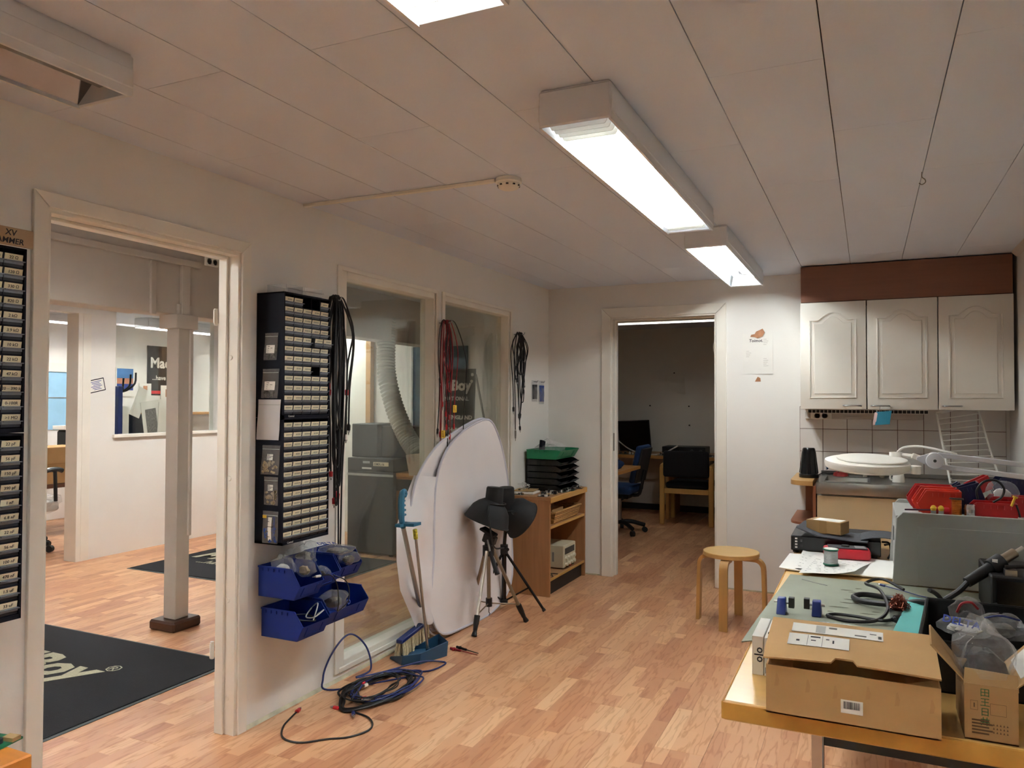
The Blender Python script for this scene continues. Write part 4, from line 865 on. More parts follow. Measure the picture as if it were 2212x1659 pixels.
MB().box(-.296, .81, 5.20, 5.75, .09, .79).build('body', 'beige', t, world=True)
MB().box(-.294, .33, 5.178, 5.198, .10, .785).build('door', 'beigedoor', t, .002, world=True); MB().box(.334, .81, 5.178, 5.198, .10, .785).build('door', 'beigedoor', t, .002, world=True)
MB().box(-.29, .81, 5.24, 5.25, 0, .09).build('kick_board', 'black', t, world=True)
wood('shelfoak', (200, 156, 96), .88, 'x', .4); wood('shelfred', (150, 92, 62), .85, 'z', .45)
t = thing('end_shelf', 'small open end shelf with rounded corner beside the sink', 'shelf', (-.38, 5.45, 0))
def rcorner(x0, x1, y0, y1, r): return [(x1, y0), (x1, y1), (x0, y1), (x0, y0+r)]+[(x0+r-r*math.cos(a*math.pi/12), y0+r-r*math.sin(a*math.pi/12)) for a in range(1, 6)]+[(x0+r, y0)]
for z, m_ in ((.842, 'shelfoak'), (.595, 'shelfred'), (.33, 'shelfred'), (.07, 'shelfred')): MB().prism(rcorner(-.457, -.318, 5.17, 5.75, .10), z, z+(.03 if z > .8 else .016)).build('shelf_board', m_, t, .001, world=True)
MB().box(-.318, -.300, 5.17, 5.75, 0, .842).build('side_panel', 'shelfred', t, world=True)
MB().box(-.40, -.318, 5.735, 5.75, 0, .842).build('back_panel', 'shelfred', t, world=True)
t = thing('black_tumbler', 'black ribbed tapered plastic canister on the end shelf', 'canister', (-.357, 5.42, .8725))
m = MB().lathe([(.0, 0), (.061, 0), (.062, .022), (.056, .026), (.050, .09), (.043, .16), (.040, .188), (.034, .196), (0, .197)], 28); m.build('body', 'blackgloss', t)
for k in range(10):
    a = k*.628; MB().cyl((.057*math.cos(a), .057*math.sin(a), .03), (.0415*math.cos(a), .0415*math.sin(a), .17), .003, .002, n=5).build('rib', 'blackgloss', t)
cable('thin black lead running from the canister behind the sink', [(-.30, 5.45, .89), (-.27, 5.52, .90), (-.25, 5.60, .885), (-.22, 5.64, .885), (-.18, 5.62, .90), (-.15, 5.66, .93)], .003, 'cableblack', [])
t = thing('sponge_cloth', 'blue cloth over a red dish brush at the back of the sink', 'cloth', (-.19, 5.68, .869))
MB().sheet(8, 4, lambda u, v: (-.07+.15*u, .01-.03*v, .035+.03*v+.022*math.sin(6*u)*(1-u*.5)), .004).build('cloth', mat('clothblue', (70, 120, 170), .8, var=.1), t)
MB().lathe([(0, 0), (.05, .0), (.045, .022), (.02, .034), (0, .035)], 18, Matrix.Translation((.02, -.03, .001))).build('brush_head', mat('brushred', (140, 36, 34), .5), t)
mat('faucet', (204, 196, 178), .3, metal=.35)
t = thing('faucet', 'two handled mixer tap behind the sink', 'tap', (.03, 5.66, .869))
MB().box(-.055, .06, -.02, .02, .02, .055).build('body', 'faucet', t, .008, 2)
for x in (-.05, .055): MB().cyl((x, 0, 0), (x, 0, .04), .014, n=12).build('inlet', 'faucet', t)
for x in (-.055, .0): MB().cyl((x, -.02, .05), (x-.008, -.045, .075), .016, .013, n=12).build('tap_handle', 'faucet', t)
MB().tube([(.03, -.01, .045), (.04, -.06, .05), (.045, -.12, .04), (.045, -.15, .02)], .010, 8, sub=4).build('spout', 'faucet', t)
MB().cyl((.06, 0, .045), (.085, -.005, .05), .014, .004, n=10).build('aerator', 'black', t)
t = thing('mug', 'cream mug upside down on the drainer', 'mug', (.172, 5.38, .8685))
MB().lathe([(.034, 0), (.036, .002), (.034, .03), (.027, .064), (.022, .07), (0, .0705)], 24).build('bowl', 'cream', t)
MB().tube([(-.031, 0, .012), (-.046, 0, .018), (-.047, 0, .035), (-.04, 0, .05), (-.029, 0, .056)], .005, 8, sub=4).build('handle', 'cream', t)
t = thing('wire_rack', 'white wire dish rack leaning on the tiles behind the lamp arm', 'dish rack', (.55, 5.5, .869))
A, B_, C_, D_ = Vector((.402, 5.66, 1.30)), Vector((.457, 5.40, .872)), Vector((.632, 5.68, 1.345)), Vector((.725, 5.42, .872))
MB().tube([A, B_], .0065, 8).build('upright', 'white', t, world=True); MB().tube([C_, D_], .0055, 8).build('upright', 'white', t, world=True)
MB().tube([A, A+(C_-A)*.5+Vector((0, 0, .01)), C_], .011, 8, sub=3).build('top_bar', 'white', t, world=True)
for i in range(12): MB().tube([A+(B_-A)*(.09+.078*i), C_+(D_-C_)*(.09+.078*i)], .0032, 6).build('rung', 'white', t, world=True)
for i in range(9):
    p = A+(B_-A)*(.45+.06*i); MB().tube([p, p+Vector((.012, -.012, .004))], .0025, 5).build('peg', 'white', t, world=True)
    p = C_+(D_-C_)*(.1+.08*i); MB().tube([p, p+Vector((-.012, -.01, .003))], .0025, 5).build('peg', 'white', t, world=True)
# sheet of paper taped to the wall
t = thing('wall_note', 'white sheet with Toimot written in pen taped beside the doorway', 'paper', (-.722, BACKY, 1.572))
MB().sheet(6, 8, lambda u, v: ((u-.5)*.21, -.002-.006*u*u*(1-v)-.002*math.sin(3*v), v*.294), .0006).build('sheet', 'paper', t)
text_mb('Toimot.', .03, frame((-.06, -.0058, .232), (1, 0, 0), (0, 0, 1)), .0003, .0004, .1).build('handwriting', 'ink', t)
m = MB()
for (x, z, n) in ((.04, .25, 4), (-.08, .165, 4), (.04, .11, 5)):
    for i in range(n): m.box(x, x+.022+.006*((i*5) % 3), -.0075, -.007, z-.013*i, z-.013*i+.0012)
m.build('pencil_lines', 'greybits', t)
mat('tapebrown', (176, 124, 88), .6, var=.25, scale=30)
for P, lb, y_ in (([(-.05, .27), (-.02, .268), (.0, .258), (.035, .272), (.05, .30), (.035, .328), (.02, .32), (-.01, .308), (-.02, .29), (-.045, .285)], 'tape_patch', -.007), ([(-.02, -.055), (.02, -.055), (.018, -.03), (.0, -.02), (-.01, -.035)], 'tape_patch', -.001)):
    MB().prism(P, 0, .0008, frame((0, y_, 0), (1, 0, 0), (0, 0, 1))).build(lb, 'tapebrown', t)
# ------------------------------------------------------------ bent leg stool
wood('birch', (214, 172, 108), .9, 'x', .35); wood('birchleg', (196, 150, 88), .9, 'z', .35)
t = thing('stool', 'round birch stool with bent legs', 'stool', (-.776, 4.895, 0))
MB().lathe([(0, .417), (.166, .417), (.169, .42), (.169, .441), (.166, .444), (0, .444)], 48).build('seat', 'birch', t)
for a in (0, 90, 180, 270):
    M = Matrix.Rotation(math.radians(a-4), 4, 'Z'); P = [(.08, .405), (.13, .405), (.165, .400), (.188, .378), (.196, .34), (.200, .2), (.204, 0)]; Q = [Vector((x, 0, z)) for x, z in P]; Q = smooth(Q, 4)
    m = MB(); vs = []
    for i, p in enumerate(Q):
        d = (Q[min(i+1, len(Q)-1)]-Q[max(i-1, 0)]).normalized(); nrm = Vector((-d.z, 0, d.x))*.011
        vs += [M @ (p+nrm+Vector((0, -.025, 0))), M @ (p+nrm+Vector((0, .025, 0))), M @ (p-nrm+Vector((0, .025, 0))), M @ (p-nrm+Vector((0, -.025, 0)))]
    fs = [(i*4+j, i*4+(j+1) % 4, i*4+4+(j+1) % 4, i*4+4+j) for i in range(len(Q)-1) for j in range(4)]+[(3, 2, 1, 0), tuple(len(vs)-4+k for k in range(4))]
    m.add(vs, fs).build('leg', 'birchleg', t)
# ------------------------------------------------------------ ceiling fittings
t = thing('smoke_detector', 'round white smoke detector on the ceiling', 'smoke detector', (-1.32, 2.79, H))
MB().lathe([(0, -.002), (.052, -.002), (.054, -.018), (.048, -.022), (0, -.022)][::-1], 32).build('base', 'white', t)
MB().lathe([(.0, -.045), (.03, -.045), (.04, -.04), (.046, -.03), (.046, -.022)], 32).build('dome', 'white', t)
for k in range(10):
    a = k*.628; MB().box(-.003, .003, -.005, .005, -.003, .003, 0, Matrix.Translation((.0435*math.cos(a), .0435*math.sin(a), -.032)) @ Matrix.Rotation(a, 4, 'Z')).build('vent', 'darkgrey', t)
t = tag(MB().box(-2.358, -1.372, 2.765, 2.785, H-.014, H-.0005).build('cable_channel', 'white', None, .002), 'thin white cable channel from the left wall to the smoke detector', 'cable channel')
t = thing('ceiling_hook', 'small screw hook in the ceiling near the kitchen', 'hook', (.197, 3.38, H)); MB().tube([(0, 0, 0), (0, 0, -.02), (.01, 0, -.03), (.012, 0, -.042), (0, 0, -.05), (-.01, 0, -.043)], .0018, 6, sub=3).build('wire', 'grey', t)
# ------------------------------------------------------------ workbench and what lies on it
wood('benchtop', (222, 176, 104), .9, 'x', .3, coat=.3); mat('benchedge', (206, 150, 66), .4, var=.2, scale=9); mat('esdgreen', (134, 137, 120), .6, var=.12, scale=5)
T = .74
t = thing('workbench', 'birch topped workbench along the right wall', 'workbench', (.27, 2.7, 0))
MB().box(-.283, .81, 1.683, 3.79, .698, T).build('top', 'benchtop', t, .002, world=True)
MB().box(-.285, .81, 1.68, 1.685, .700, T-.002).build('front_edge', 'benchedge', t, .002, world=True)
MB().box(-.288, -.283, 1.681, 3.79, .700, T-.002).build('side_edge', 'benchedge', t, .002, world=True)
for x, y in ((-.10, 1.76), (-.10, 3.68), (.70, 1.76), (.70, 3.68)): MB().box(x-.012, x+.012, y-.02, y+.02, 0, .698).build('leg', 'chrome', t, .003, world=True)
for y in (1.76, 3.68): MB().box(-.088, .688, y-.012, y+.012, .655, .695).build('rail', 'darkgrey', t, world=True)
m = MB(); rr = random.Random(2)
t = thing('esd_mat', 'stained grey green rubber mat on the workbench', 'mat', (-.1, 2.55, T))
P = [(-.310, 2.12), (.36, 2.05), (.36, 2.96), (-.262, 2.985)]
def f(u, v):
    x = P[0][0]*(1-u)*(1-v)+P[1][0]*u*(1-v)+P[2][0]*u*v+P[3][0]*(1-u)*v; y = P[0][1]*(1-u)*(1-v)+P[1][1]*u*(1-v)+P[2][1]*u*v+P[3][1]*(1-u)*v
    return (x, y, T+.0038+.003*math.sin(5*v+1)*(1-u)**4-.010*max(0, (-.285-x)/.025))
MB().sheet(20, 20, f, .003).build('sheet', 'esdgreen', t, world=True)
m = MB()
for _ in range(22):
    x, y = rr.uniform(-.17, .1), rr.uniform(2.5, 2.85); a = rr.uniform(-.3, .3); l = rr.uniform(.006, .03)
    m.prism([(x-l, y-.003), (x-l*.3, y-.005), (x+l, y+.001), (x+l*.4, y+.004), (x-l*.6, y+.003)], T+.0041, T+.0044)
o = m.build('stain', mat('stain', (78, 74, 56), .7), t, world=True); o['kind'] = 'stuff'
t.children[0]
# large flat shipping carton
t = thing('shipping_carton', 'large brown shipping carton with address labels at the bench front', 'box', (-.035, 1.75, T))
x0, x1, y0, y1, h_ = -.193, .122, 1.655, 1.835, .098
MB().box(x0, x1, y0, y0+.003, T, T+h_).build('front_wall', 'cardboard', t, world=True)
MB().box(x0, x0+.003, y0+.003, y1, T, T+h_).build('side_wall', 'cardboard', t, world=True); MB().box(x1-.003, x1, y0+.003, y1, T, T+h_).build('side_wall', 'cardboard', t, world=True)
MB().box(x0, x1, y1-.003, y1, T, T+h_+.02).build('back_wall', 'cardboard', t, world=True); MB().box(x0, x1, y0, y1, T+.0003, T+.003).build('base', 'cardboard', t, world=True)
zb, zf = T+h_+.048, T+h_+.022
def lid(u, v): return (x0-.004+(x1-x0+.004)*u+(-.010 if v > .9 else 0)*0, (y1-.003)*(1-v)+(y0-.012)*v, zb*(1-v)+zf*v+.006*math.sin(math.pi*u)*v-.004*u*v-.012*max(0, v-.82)*(1-u)*3)
fl_ = [(0, 0), (1, 0), (1, .9), (1.0, 1), (.55, .97), (.53, .90), (.40, .90), (.39, .99), (.28, .985), (.1, .985), (0, .90)]
m = MB(); N_ = 24
def lidp(u, v):
    k = 1.0
    if .40 < u < .54: k = .905
    return lid(u, min(v, 1)*k)
lo = MB().sheet(40, 10, lidp, .0035).build('lid', 'cardboard', t, world=True)
MB().hexa([(x0+.003, y0+.001, T+h_-.012), (x0+.05, y0+.001, T+h_-.010), (x0+.05, y0+.03, T+h_+.004), (x0+.003, y0+.03, T+h_+.006)], [(x0+.003, y0+.001, T+h_-.010), (x0+.05, y0+.001, T+h_-.008), (x0+.05, y0+.03, T+h_+.006), (x0+.003, y0+.03, T+h_+.008)]).build('inner_flap', 'cardedge', t, world=True)
MB().hexa([(x1-.06, y0+.001, T+h_-.002), (x1-.003, y0+.001, T+h_-.014), (x1-.003, y0+.03, T+h_+.004), (x1-.06, y0+.03, T+h_+.004)], [(x1-.06, y0+.001, T+h_), (x1-.003, y0+.001, T+h_-.012), (x1-.003, y0+.03, T+h_+.006), (x1-.06, y0+.03, T+h_+.006)]).build('inner_flap', 'cardedge', t, world=True)
for k in range(6):                                       # torn glue spots along the front wall
    x = x0+.02+k*.055+(.004 if k % 2 else 0); z = T+h_-.03-.004*(k % 3)
    MB().prism([(x-.004, z-.012), (x+.004, z-.010), (x+.006, z+.002), (x+.002, z+.016), (x-.001, z+.014), (x-.002, z+.002)], 0, .0004, frame((0, y0, 0), (1, 0, 0), (0, 0, 1))).build('glue_spot', mat('glue%d' % k, (176, 134, 84), .35), t, world=True)
def lp(u, v): p = Vector(lid(u, v)); p.z += .0048; return p
def patch(u0, u1, v0, v1, nm, m_, par, e=0):
    def g(a, b): p = lp(u0+(u1-u0)*a, v0+(v1-v0)*b); p.z += e; return p
    return MB().sheet(6, 2, g, .0004).build(nm, m_, par, world=True)
l1 = patch(.14, .70, .12, .36, 'shipping_label', 'paper', lo); l2 = patch(.13, .50, .42, .72, 'shipping_label', 'paper', lo)
patch(.29, .35, .14, .34, 'print', 'lightgrey', l1, .0003)
for k, (a, b, c, d) in enumerate(((.37, .42, .16, .2), (.53, .60, .28, .31), (.62, .66, .2, .22), (.67, .69, .25, .32))): patch(a, b, c, d, 'print', 'greybits', l1, .0003)
patch(.248, .25, .43, .71, 'rule_line', 'ink', l2, .0003); patch(.338, .34, .43, .71, 'rule_line', 'ink', l2, .0003)
for a, b, c, d in ((.265, .325, .46, .49), (.27, .30, .56, .58), (.18, .20, .58, .62), (.36, .38, .50, .52), (.40, .41, .52, .60)): patch(a, b, c, d, 'print', 'ink', l2, .0003)
sk = MB().box(-.052, -.012, y0-.0006, y0, T+.024, T+.050).build('barcode_sticker', 'paper', t, world=True)
rr = random.Random(12); x = -.047; m = MB()
while x < -.018:
    w_ = rr.choice((.0005, .0008, .0012)); m.box(x, x+w_, y0-.0009, y0-.0006, T+.033, T+.047); x += w_+rr.choice((.0005, .0009))
o = m.build('barcode', 'darkgrey', sk, world=True); o['kind'] = 'stuff'
# narrow white carton lying behind the shipping carton
t = thing('white_carton', 'narrow white printed carton left of the shipping carton', 'box', (-.228, 1.90, T))
MB().box(-.249, -.224, 1.868, 2.03, T+.0003, T+.090).build('shell', 'paper', t, .001, world=True); MB().box(-.222, -.197, 1.868, 2.03, T+.0003, T+.088).build('second_shell', 'paper', t, .001, world=True)
text_mb('Audio semico', .0155, frame((-.206, 1.8675, T+.018), (0, 0, 1), (-1, 0, 0)), .0002, .0002).build('lettering', 'ink', t, world=True)
m = MB()
for i in range(5): m.box(-.2195+.0024*i, -.2185+.0024*i, 1.8672, 1.868, T+.006, T+.020+.004*(i % 2))
o = m.build('small_print', 'ink', t, world=True); o['kind'] = 'stuff'
text_mb('oJo', .026, frame((-.226, 1.8675, T+.03), (0, 0, 1), (-1, 0, 0)), .0002, .0004).build('lettering', 'ink', t, world=True)
# open carton on the right
t = thing('open_carton', 'open printed carton with a plastic bag at the right front of the bench', 'box', (.205, 1.76, T), 0)
x0, x1, y0, y1, h_ = .163, .250, 1.69, 1.85, .105
mat('carton2', (168, 130, 84), .8, var=.06, scale=12)
for a, b, c, d, nm in ((x0, x1, y0, y0+.003, 'front_wall'), (x0, x0+.003, y0+.003, y1, 'side_wall'), (x1-.003, x1, y0+.003, y1, 'side_wall'), (x0, x1, y1-.003, y1, 'back_wall')): MB().box(a, b, c, d, T+.0003, T+h_).build(nm, 'carton2', t, world=True)
MB().box(x0, x1, y0, y1, T+.0003, T+.003).build('base', 'carton2', t, world=True)
MB().hexa([(x0-.001, y0, T+h_-.004), (x1+.001, y0, T+h_-.006), (x1+.001, y0+.003, T+h_-.006), (x0-.001, y0+.003, T+h_-.004)], [(x0+.003, y0+.022, T+h_+.022), (x1+.003, y0+.022, T+h_+.018), (x1+.003, y0+.025, T+h_+.018), (x0+.003, y0+.025, T+h_+.022)]).build('flap', 'carton2', t, world=True)
MB().hexa([(x0, y0+.01, T+h_), (x0+.003, y0+.01, T+h_), (x0+.003, y1, T+h_), (x0, y1, T+h_)], [(x0-.055, y0+.03, T+h_+.055), (x0-.052, y0+.03, T+h_+.057), (x0-.047, y1-.02, T+h_+.067), (x0-.05, y1-.02, T+h_+.065)]).build('flap', 'carton2', t, world=True)
fp = MB().hexa([(x1-.003, y0+.005, T+h_), (x1, y0+.005, T+h_), (x1, y1, T+h_), (x1-.003, y1, T+h_)], [(x1+.075, y0+.0, T+h_+.075), (x1+.078, y0+.0, T+h_+.073), (x1+.078, y1-.0, T+h_+.085), (x1+.075, y1, T+h_+.087)]).build('flap', 'cardboard', t, world=True)
MB().hexa([(x1+.008, y0+.03, T+h_+.0125), (x1+.010, y0+.03, T+h_+.0125), (x1+.010, y1-.02, T+h_+.0135), (x1+.008, y1-.02, T+h_+.0135)], [(x1+.060, y0+.03, T+h_+.0645), (x1+.062, y0+.03, T+h_+.0645), (x1+.062, y1-.02, T+h_+.0745), (x1+.060, y1-.02, T+h_+.0745)]).build('white_label', 'paper', fp, world=True)
fr = frame((0, y0-.0003, 0), (1, 0, 0), (0, 0, 1)); mat('greenink', (40, 92, 52), .7); mat('brownink', (92, 66, 40), .7)
g_ = ['国', '电', '中', '春']
for k in range(4): text_mb('田王日井'[k], .017, fr @ Matrix.Translation((.188, T+.085-.018*k, 0)), .0002).build('green_print', 'greenink', t, world=True)
m = MB()
for i in range(5): m.prism([(x0+.012, T+.037-.006*i), (x0+.04+.006*(i % 2), T+.037-.006*i), (x0+.04+.006*(i % 2), T+.040-.006*i), (x0+.012, T+.040-.006*i)], 0, .0003, fr)
for i in range(3):
    for j in range(5): m.prism([(x0+.046+.0055*j, T+.032-.007*i), (x0+.049+.0055*j, T+.032-.007*i), (x0+.0475+.0055*j, T+.036-.007*i)], 0, .0003, fr)
for a, b, c, d in ((.010, .022, .057, .0575), (.010, .022, .074, .0745), (.010, .0105, .057, .0745), (.0215, .022, .057, .0745), (.015, .017, .062, .070), (.042, .068, .051, .0515), (.042, .068, .072, .0725), (.042, .0425, .051, .0725), (.0675, .068, .051, .0725)): m.prism([(x0+a, T+c), (x0+b, T+c), (x0+b, T+d), (x0+a, T+d)], 0, .0003, fr)
o = m.build('brown_print', 'brownink', t, world=True); o['kind'] = 'stuff'
film_bag('big crumpled clear bag with black foam bulging from the open carton', (.205, 1.77, .872), (.052, .062, .055), 91, 'blackbits', tip=.5, cs=.62, amp=.22)
# black open tray bin with component bags
t = thing('black_tray', 'deep black plastic tray bin beside the shipping carton', 'tray', (.2, 2.1, T))
b = [(.10, 1.93), (.36, 1.93), (.40, 2.33), (.14, 2.33)]
def wallq(p, q, nm, z0=T+.0003, z1=T+.112, th=.004):
    d = Vector((q[0]-p[0], q[1]-p[1], 0)).normalized(); n_ = Vector((-d.y, d.x, 0))*th
    MB().hexa([(p[0], p[1], z0), (q[0], q[1], z0), (q[0]+n_.x, q[1]+n_.y, z0), (p[0]+n_.x, p[1]+n_.y, z0)], [(p[0], p[1], z1), (q[0], q[1], z1), (q[0]+n_.x, q[1]+n_.y, z1), (p[0]+n_.x, p[1]+n_.y, z1)]).build(nm, 'black', t, world=True)
for i in range(4): wallq(b[i], b[(i+1) % 4], 'wall')
MB().prism(b, T+.0003, T+.004).build('base', 'black', t, world=True)
MB().tube([(p[0], p[1], T+.112) for p in b], .004, 6, closed=True).build('rim', 'black', t, world=True)
G = 'component bags in the black tray'
film_bag('clear bag printed DELTA in the black tray', (.205, 2.10, .845), (.06, .03, .02), 51, 'whitebits', rot=-.3, text=('DELTA', .026), tm=frame((.155, 2.075, .861), (.95, -.2, -.1), (.1, .6, .7)), group=G, amp=.1)
film_bag('clear bag with a red wire standing in the black tray', (.22, 2.19, .85), (.035, .02, .045), 52, 'blackbits', group=G)
MB_ = cable('short red wire inside the bag in the black tray', [(.195, 2.17, .862), (.205, 2.165, .885), (.225, 2.165, .89), (.24, 2.17, .875)], .003, 'cablered', [])
film_bag('clear bag with a blue zip in the black tray', (.285, 2.14, .845), (.05, .035, .03), 53, 'greybits', group=G)
cable('blue zip strip on the bag in the black tray', [(.245, 2.10, .872), (.275, 2.095, .882), (.315, 2.10, .875)], .0025, 'cableblue', [])
# soldering iron rest with copper wool
t = thing('iron_rest', 'turquoise sloping soldering iron rest', 'soldering rest', (.105, 2.42, T), 0)
mat('turq', (98, 176, 172), .4, var=.05)
MB().hexa([(.052, 2.30, T+.004), (.115, 2.28, T+.004), (.165, 2.58, T+.004), (.110, 2.60, T+.004)], [(.052, 2.30, T+.012), (.115, 2.28, T+.012), (.165, 2.58, T+.052), (.110, 2.60, T+.052)]).build('sloped_plate', 'turq', t, .002, world=True)
MB().hexa([(.045, 2.295, T+.0042), (.12, 2.275, T+.0042), (.17, 2.585, T+.0042), (.105, 2.605, T+.0042)], [(.045, 2.295, T+.006), (.12, 2.275, T+.006), (.17, 2.585, T+.006), (.105, 2.605, T+.006)]).build('base', 'black', t, .001, world=True)
t = thing('copper_wool', 'ball of copper cleaning wool in a cup beside the turquoise rest', 'cleaning wool', (.078, 2.50, T+.004))
MB().lathe([(0, 0), (.022, 0), (.026, .03), (.024, .03), (.02, .004), (0, .004)], 20).build('cup', 'steel', t)
rr = random.Random(5); P = []
for i in range(170):
    v = Vector((rr.gauss(0, 1), rr.gauss(0, 1), rr.gauss(0, 1))).normalized()*rr.uniform(.016, .032); P.append(v+Vector((0, 0, .045)))
o = MB().tube(P, .0011, 3, sub=2).build('wool', mat('copper', (150, 84, 66), .3, metal=.8, var=.3), t); o['kind'] = 'stuff'
cable('black soldering iron lead curling beside the copper wool', [(.07, 2.44, .76), (.03, 2.42, .756), (-.03, 2.45, .752), (-.09, 2.46, .75), (-.11, 2.43, .75), (-.05, 2.40, .75), (.02, 2.42, .756), (.05, 2.52, .77), (.03, 2.66, .79), (-.01, 2.78, .78), (.04, 2.82, .79), (.10, 2.74, .78)], .005, 'cableblack', [(0, 'cableblack', .05)])
# hot air station: case, hose and handle
t = thing('hot_air_station', 'black hot air rework station at the right edge', 'rework station', (.42, 2.75, T))
MB().box(.318, .62, 2.585, 2.86, T+.006, .878).build('case', 'black', t, .004, world=True)
f_ = MB().box(.33, .62, 2.578, 2.585, T+.012, .868).build('front_panel', 'blackgloss', t, .001, world=True)
MB().cyl((.34, 2.578, .77), (.34, 2.560, .77), .005, n=8).build('led', 'plugred', f_, world=True)
MB().tube([(.36, 2.62, .878), (.36, 2.62, .90), (.40, 2.62, .905), (.44, 2.62, .90)], .006, 8).build('carry_handle', 'black', t, world=True)
MB().box(.355, .385, 2.60, 2.63, .878, .895).build('bracket', 'steel', t, world=True)
for x in (.34, .60): MB().cyl((x, 2.60, T), (x, 2.60, T+.007), .012, n=10).build('foot', 'black', t, world=True)
t = thing('hot_air_gun', 'black hot air gun handle with metal nozzle resting on the station', 'hot air gun', (.33, 2.72, .88))
a = Vector((.262, 2.62, .845)); b_ = Vector((.372, 2.68, .918)); d = (b_-a).normalized()
MB().cyl(a, a+d*.09, .015, .017, n=16).build('grip', 'black', t, world=True); MB().cyl(a+d*.085, a+d*.125, .024, n=16).build('fan_housing', 'black', t, world=True)
MB().cyl(a+d*.125, a+d*.172, .015, .014, n=16).build('nozzle_sleeve', 'bronze', t, world=True); MB().cyl(a+d*.17, a+d*.2, .006, n=10).build('nozzle_tip', 'silver', t, world=True)
MB().box(-.007, .007, -.001, .001, -.006, .006, 0, Matrix.Translation(a+d*.105+Vector((-.006, -.022, .012)))).build('sticker', 'paper', t, world=True)
cable('thick black hose looping from the hot air handle across the mat', [tuple(a+d*.005), (.235, 2.61, .815), (.18, 2.62, .775), (.11, 2.67, .758), (.04, 2.72, .755), (-.02, 2.72, .756), (-.045, 2.67, .756), (-.01, 2.62, .757), (.07, 2.58, .768), (.13, 2.55, .79), (.17, 2.50, .80)], .0085, 'cableblack', [], n=10)
cable('black lead from the hot air station across the mat', [(.33, 2.57, .80), (.27, 2.52, .79), (.21, 2.46, .80), (.17, 2.42, .845), (.15, 2.40, .86)], .006, 'cableblack', [], n=8)
cable('thin blue wire with a blue clip at each end on the mat', [(.045, 2.90, .752), (.10, 2.86, .75), (.16, 2.80, .75), (.235, 2.77, .752)], .0018, 'cableblue', [(0, 'cableblue', .02), (1, 'cableblue', .025)])
cable('two thin grey wires lying on the mat', [(-.215, 2.90, .747), (-.17, 2.865, .747), (-.13, 2.84, .747)], .0014, 'grey', [])
# blue board holder
for x, y, rz, lb in ((-.236, 2.43, 0, 'left jaw of the blue board holder'), (-.142, 2.44, math.pi, 'right jaw of the blue board holder')):
    t = thing('board_clamp', lb, 'clamp', (x, y, T+.0045), rz, 'blue board holder jaws')
    MB().hexa([(-.015, -.03, 0), (.012, -.03, 0), (.012, .02, 0), (-.015, .02, 0)], [(-.013, -.012, .045), (.010, -.012, .045), (.010, .015, .045), (-.013, .015, .045)]).build('jaw', 'brushblue', t, .002)
    MB().cyl((.010, 0, .032), (.018, 0, .032), .005, n=8).build('screw', 'steel', t); MB().box(.018, .034, -.010, .010, .018, .048).build('pad', 'black', t, .001)
    MB().cyl((-.024, 0, .032), (-.014, 0, .032), .004, n=8).build('pin', 'silver', t)
film_bag('flat clear plastic bag lying between the clamps and the carton', (-.105, 2.13, .785), (.105, .05, .022), 61, 'greybits', cs=.3, amp=.12)
# foam, papers, solder, meter, recorder
t = thing('foam_sheet', 'white packing foam sheet on the far end of the bench', 'foam', (-.1, 3.2, T))
MB().sheet(12, 4, lambda u, v: (-.308+.39*u+.01*v, 3.045+.33*v, T+.006+.004*math.sin(2*u)+.006*math.exp(-((u)/.1)**2)*(1-v)), .004).build('sheet', 'paper', t, world=True)
def paper(label, pts, z, curl=.01, group='papers on the bench', lines=5, seed=0):
    t = thing('paper_sheet', label, 'paper', (pts[0][0], pts[0][1], T), group=group)
    def g(u, v):
        x = sum(p[0]*w for p, w in zip(pts, ((1-u)*(1-v), u*(1-v), u*v, (1-u)*v))); y = sum(p[1]*w for p, w in zip(pts, ((1-u)*(1-v), u*(1-v), u*v, (1-u)*v)))
        return (x, y, z+curl*(u*u*(1-v)+.5*(1-u)**4*v)+.002*math.sin(7*u+3*v))
    MB().sheet(10, 10, g, .0005).build('sheet', 'paper', t, world=True)
    rr = random.Random(seed); m = MB()
    for i in range(lines):
        v = .1+.8*i/lines; u = .08
        while u < .85:
            l = rr.uniform(.02, .1); p = Vector(g(u, v)); q_ = Vector(g(u+l, v)); w_ = Vector(g(u, v+.012)); w2 = Vector(g(u+l, v+.012)); e = Vector((0, 0, .0008))
            m.add([p+e, q_+e, w2+e, w_+e], [(0, 1, 2, 3)]); u += l+rr.uniform(.02, .2)
    o = m.build('pen_marks', 'greybits', t, world=True); o['kind'] = 'stuff'
paper('printed white sheet nearest the mat under the solder spool', [(-.232, 2.975), (-.045, 3.0), (.005, 3.28), (-.20, 3.30)], T+.0125, .018, seed=1, lines=9)
paper('white sheet tucked under the left of the printed sheet', [(-.252, 3.06), (-.15, 3.02), (-.16, 3.40), (-.25, 3.43)], T+.0115, .004, seed=2)
t = thing('solder_spool', 'spool of solder wire with green flanges on the papers', 'spool', (-.131, 3.16, T+.0165))
M_ = 'pcbgreen'; mat('flange', (24, 112, 84), .4)
MB().lathe([(0, 0), (.028, 0), (.028, .004), (0, .004)], 28).build('flange', 'flange', t); MB().lathe([(0, .056), (.028, .056), (.028, .060), (0, .060)], 28).build('flange', 'flange', t)
MB().lathe([(0, .004), (.0245, .004)]+[(.0245+(.0008 if k % 2 else 0), .005+.002*k) for k in range(25)]+[(0, .055)], 28).build('wire_winding', 'steel', t)
MB().lathe([(0, .0601), (.025, .0601), (.025, .0607), (0, .0607)], 28).build('top_label', 'paper', t)
t = thing('multimeter', 'red multimeter lying behind the solder spool', 'multimeter', (-.05, 3.34, T+.012), .12)
mat('meterred', (186, 30, 44), .4, var=.05)
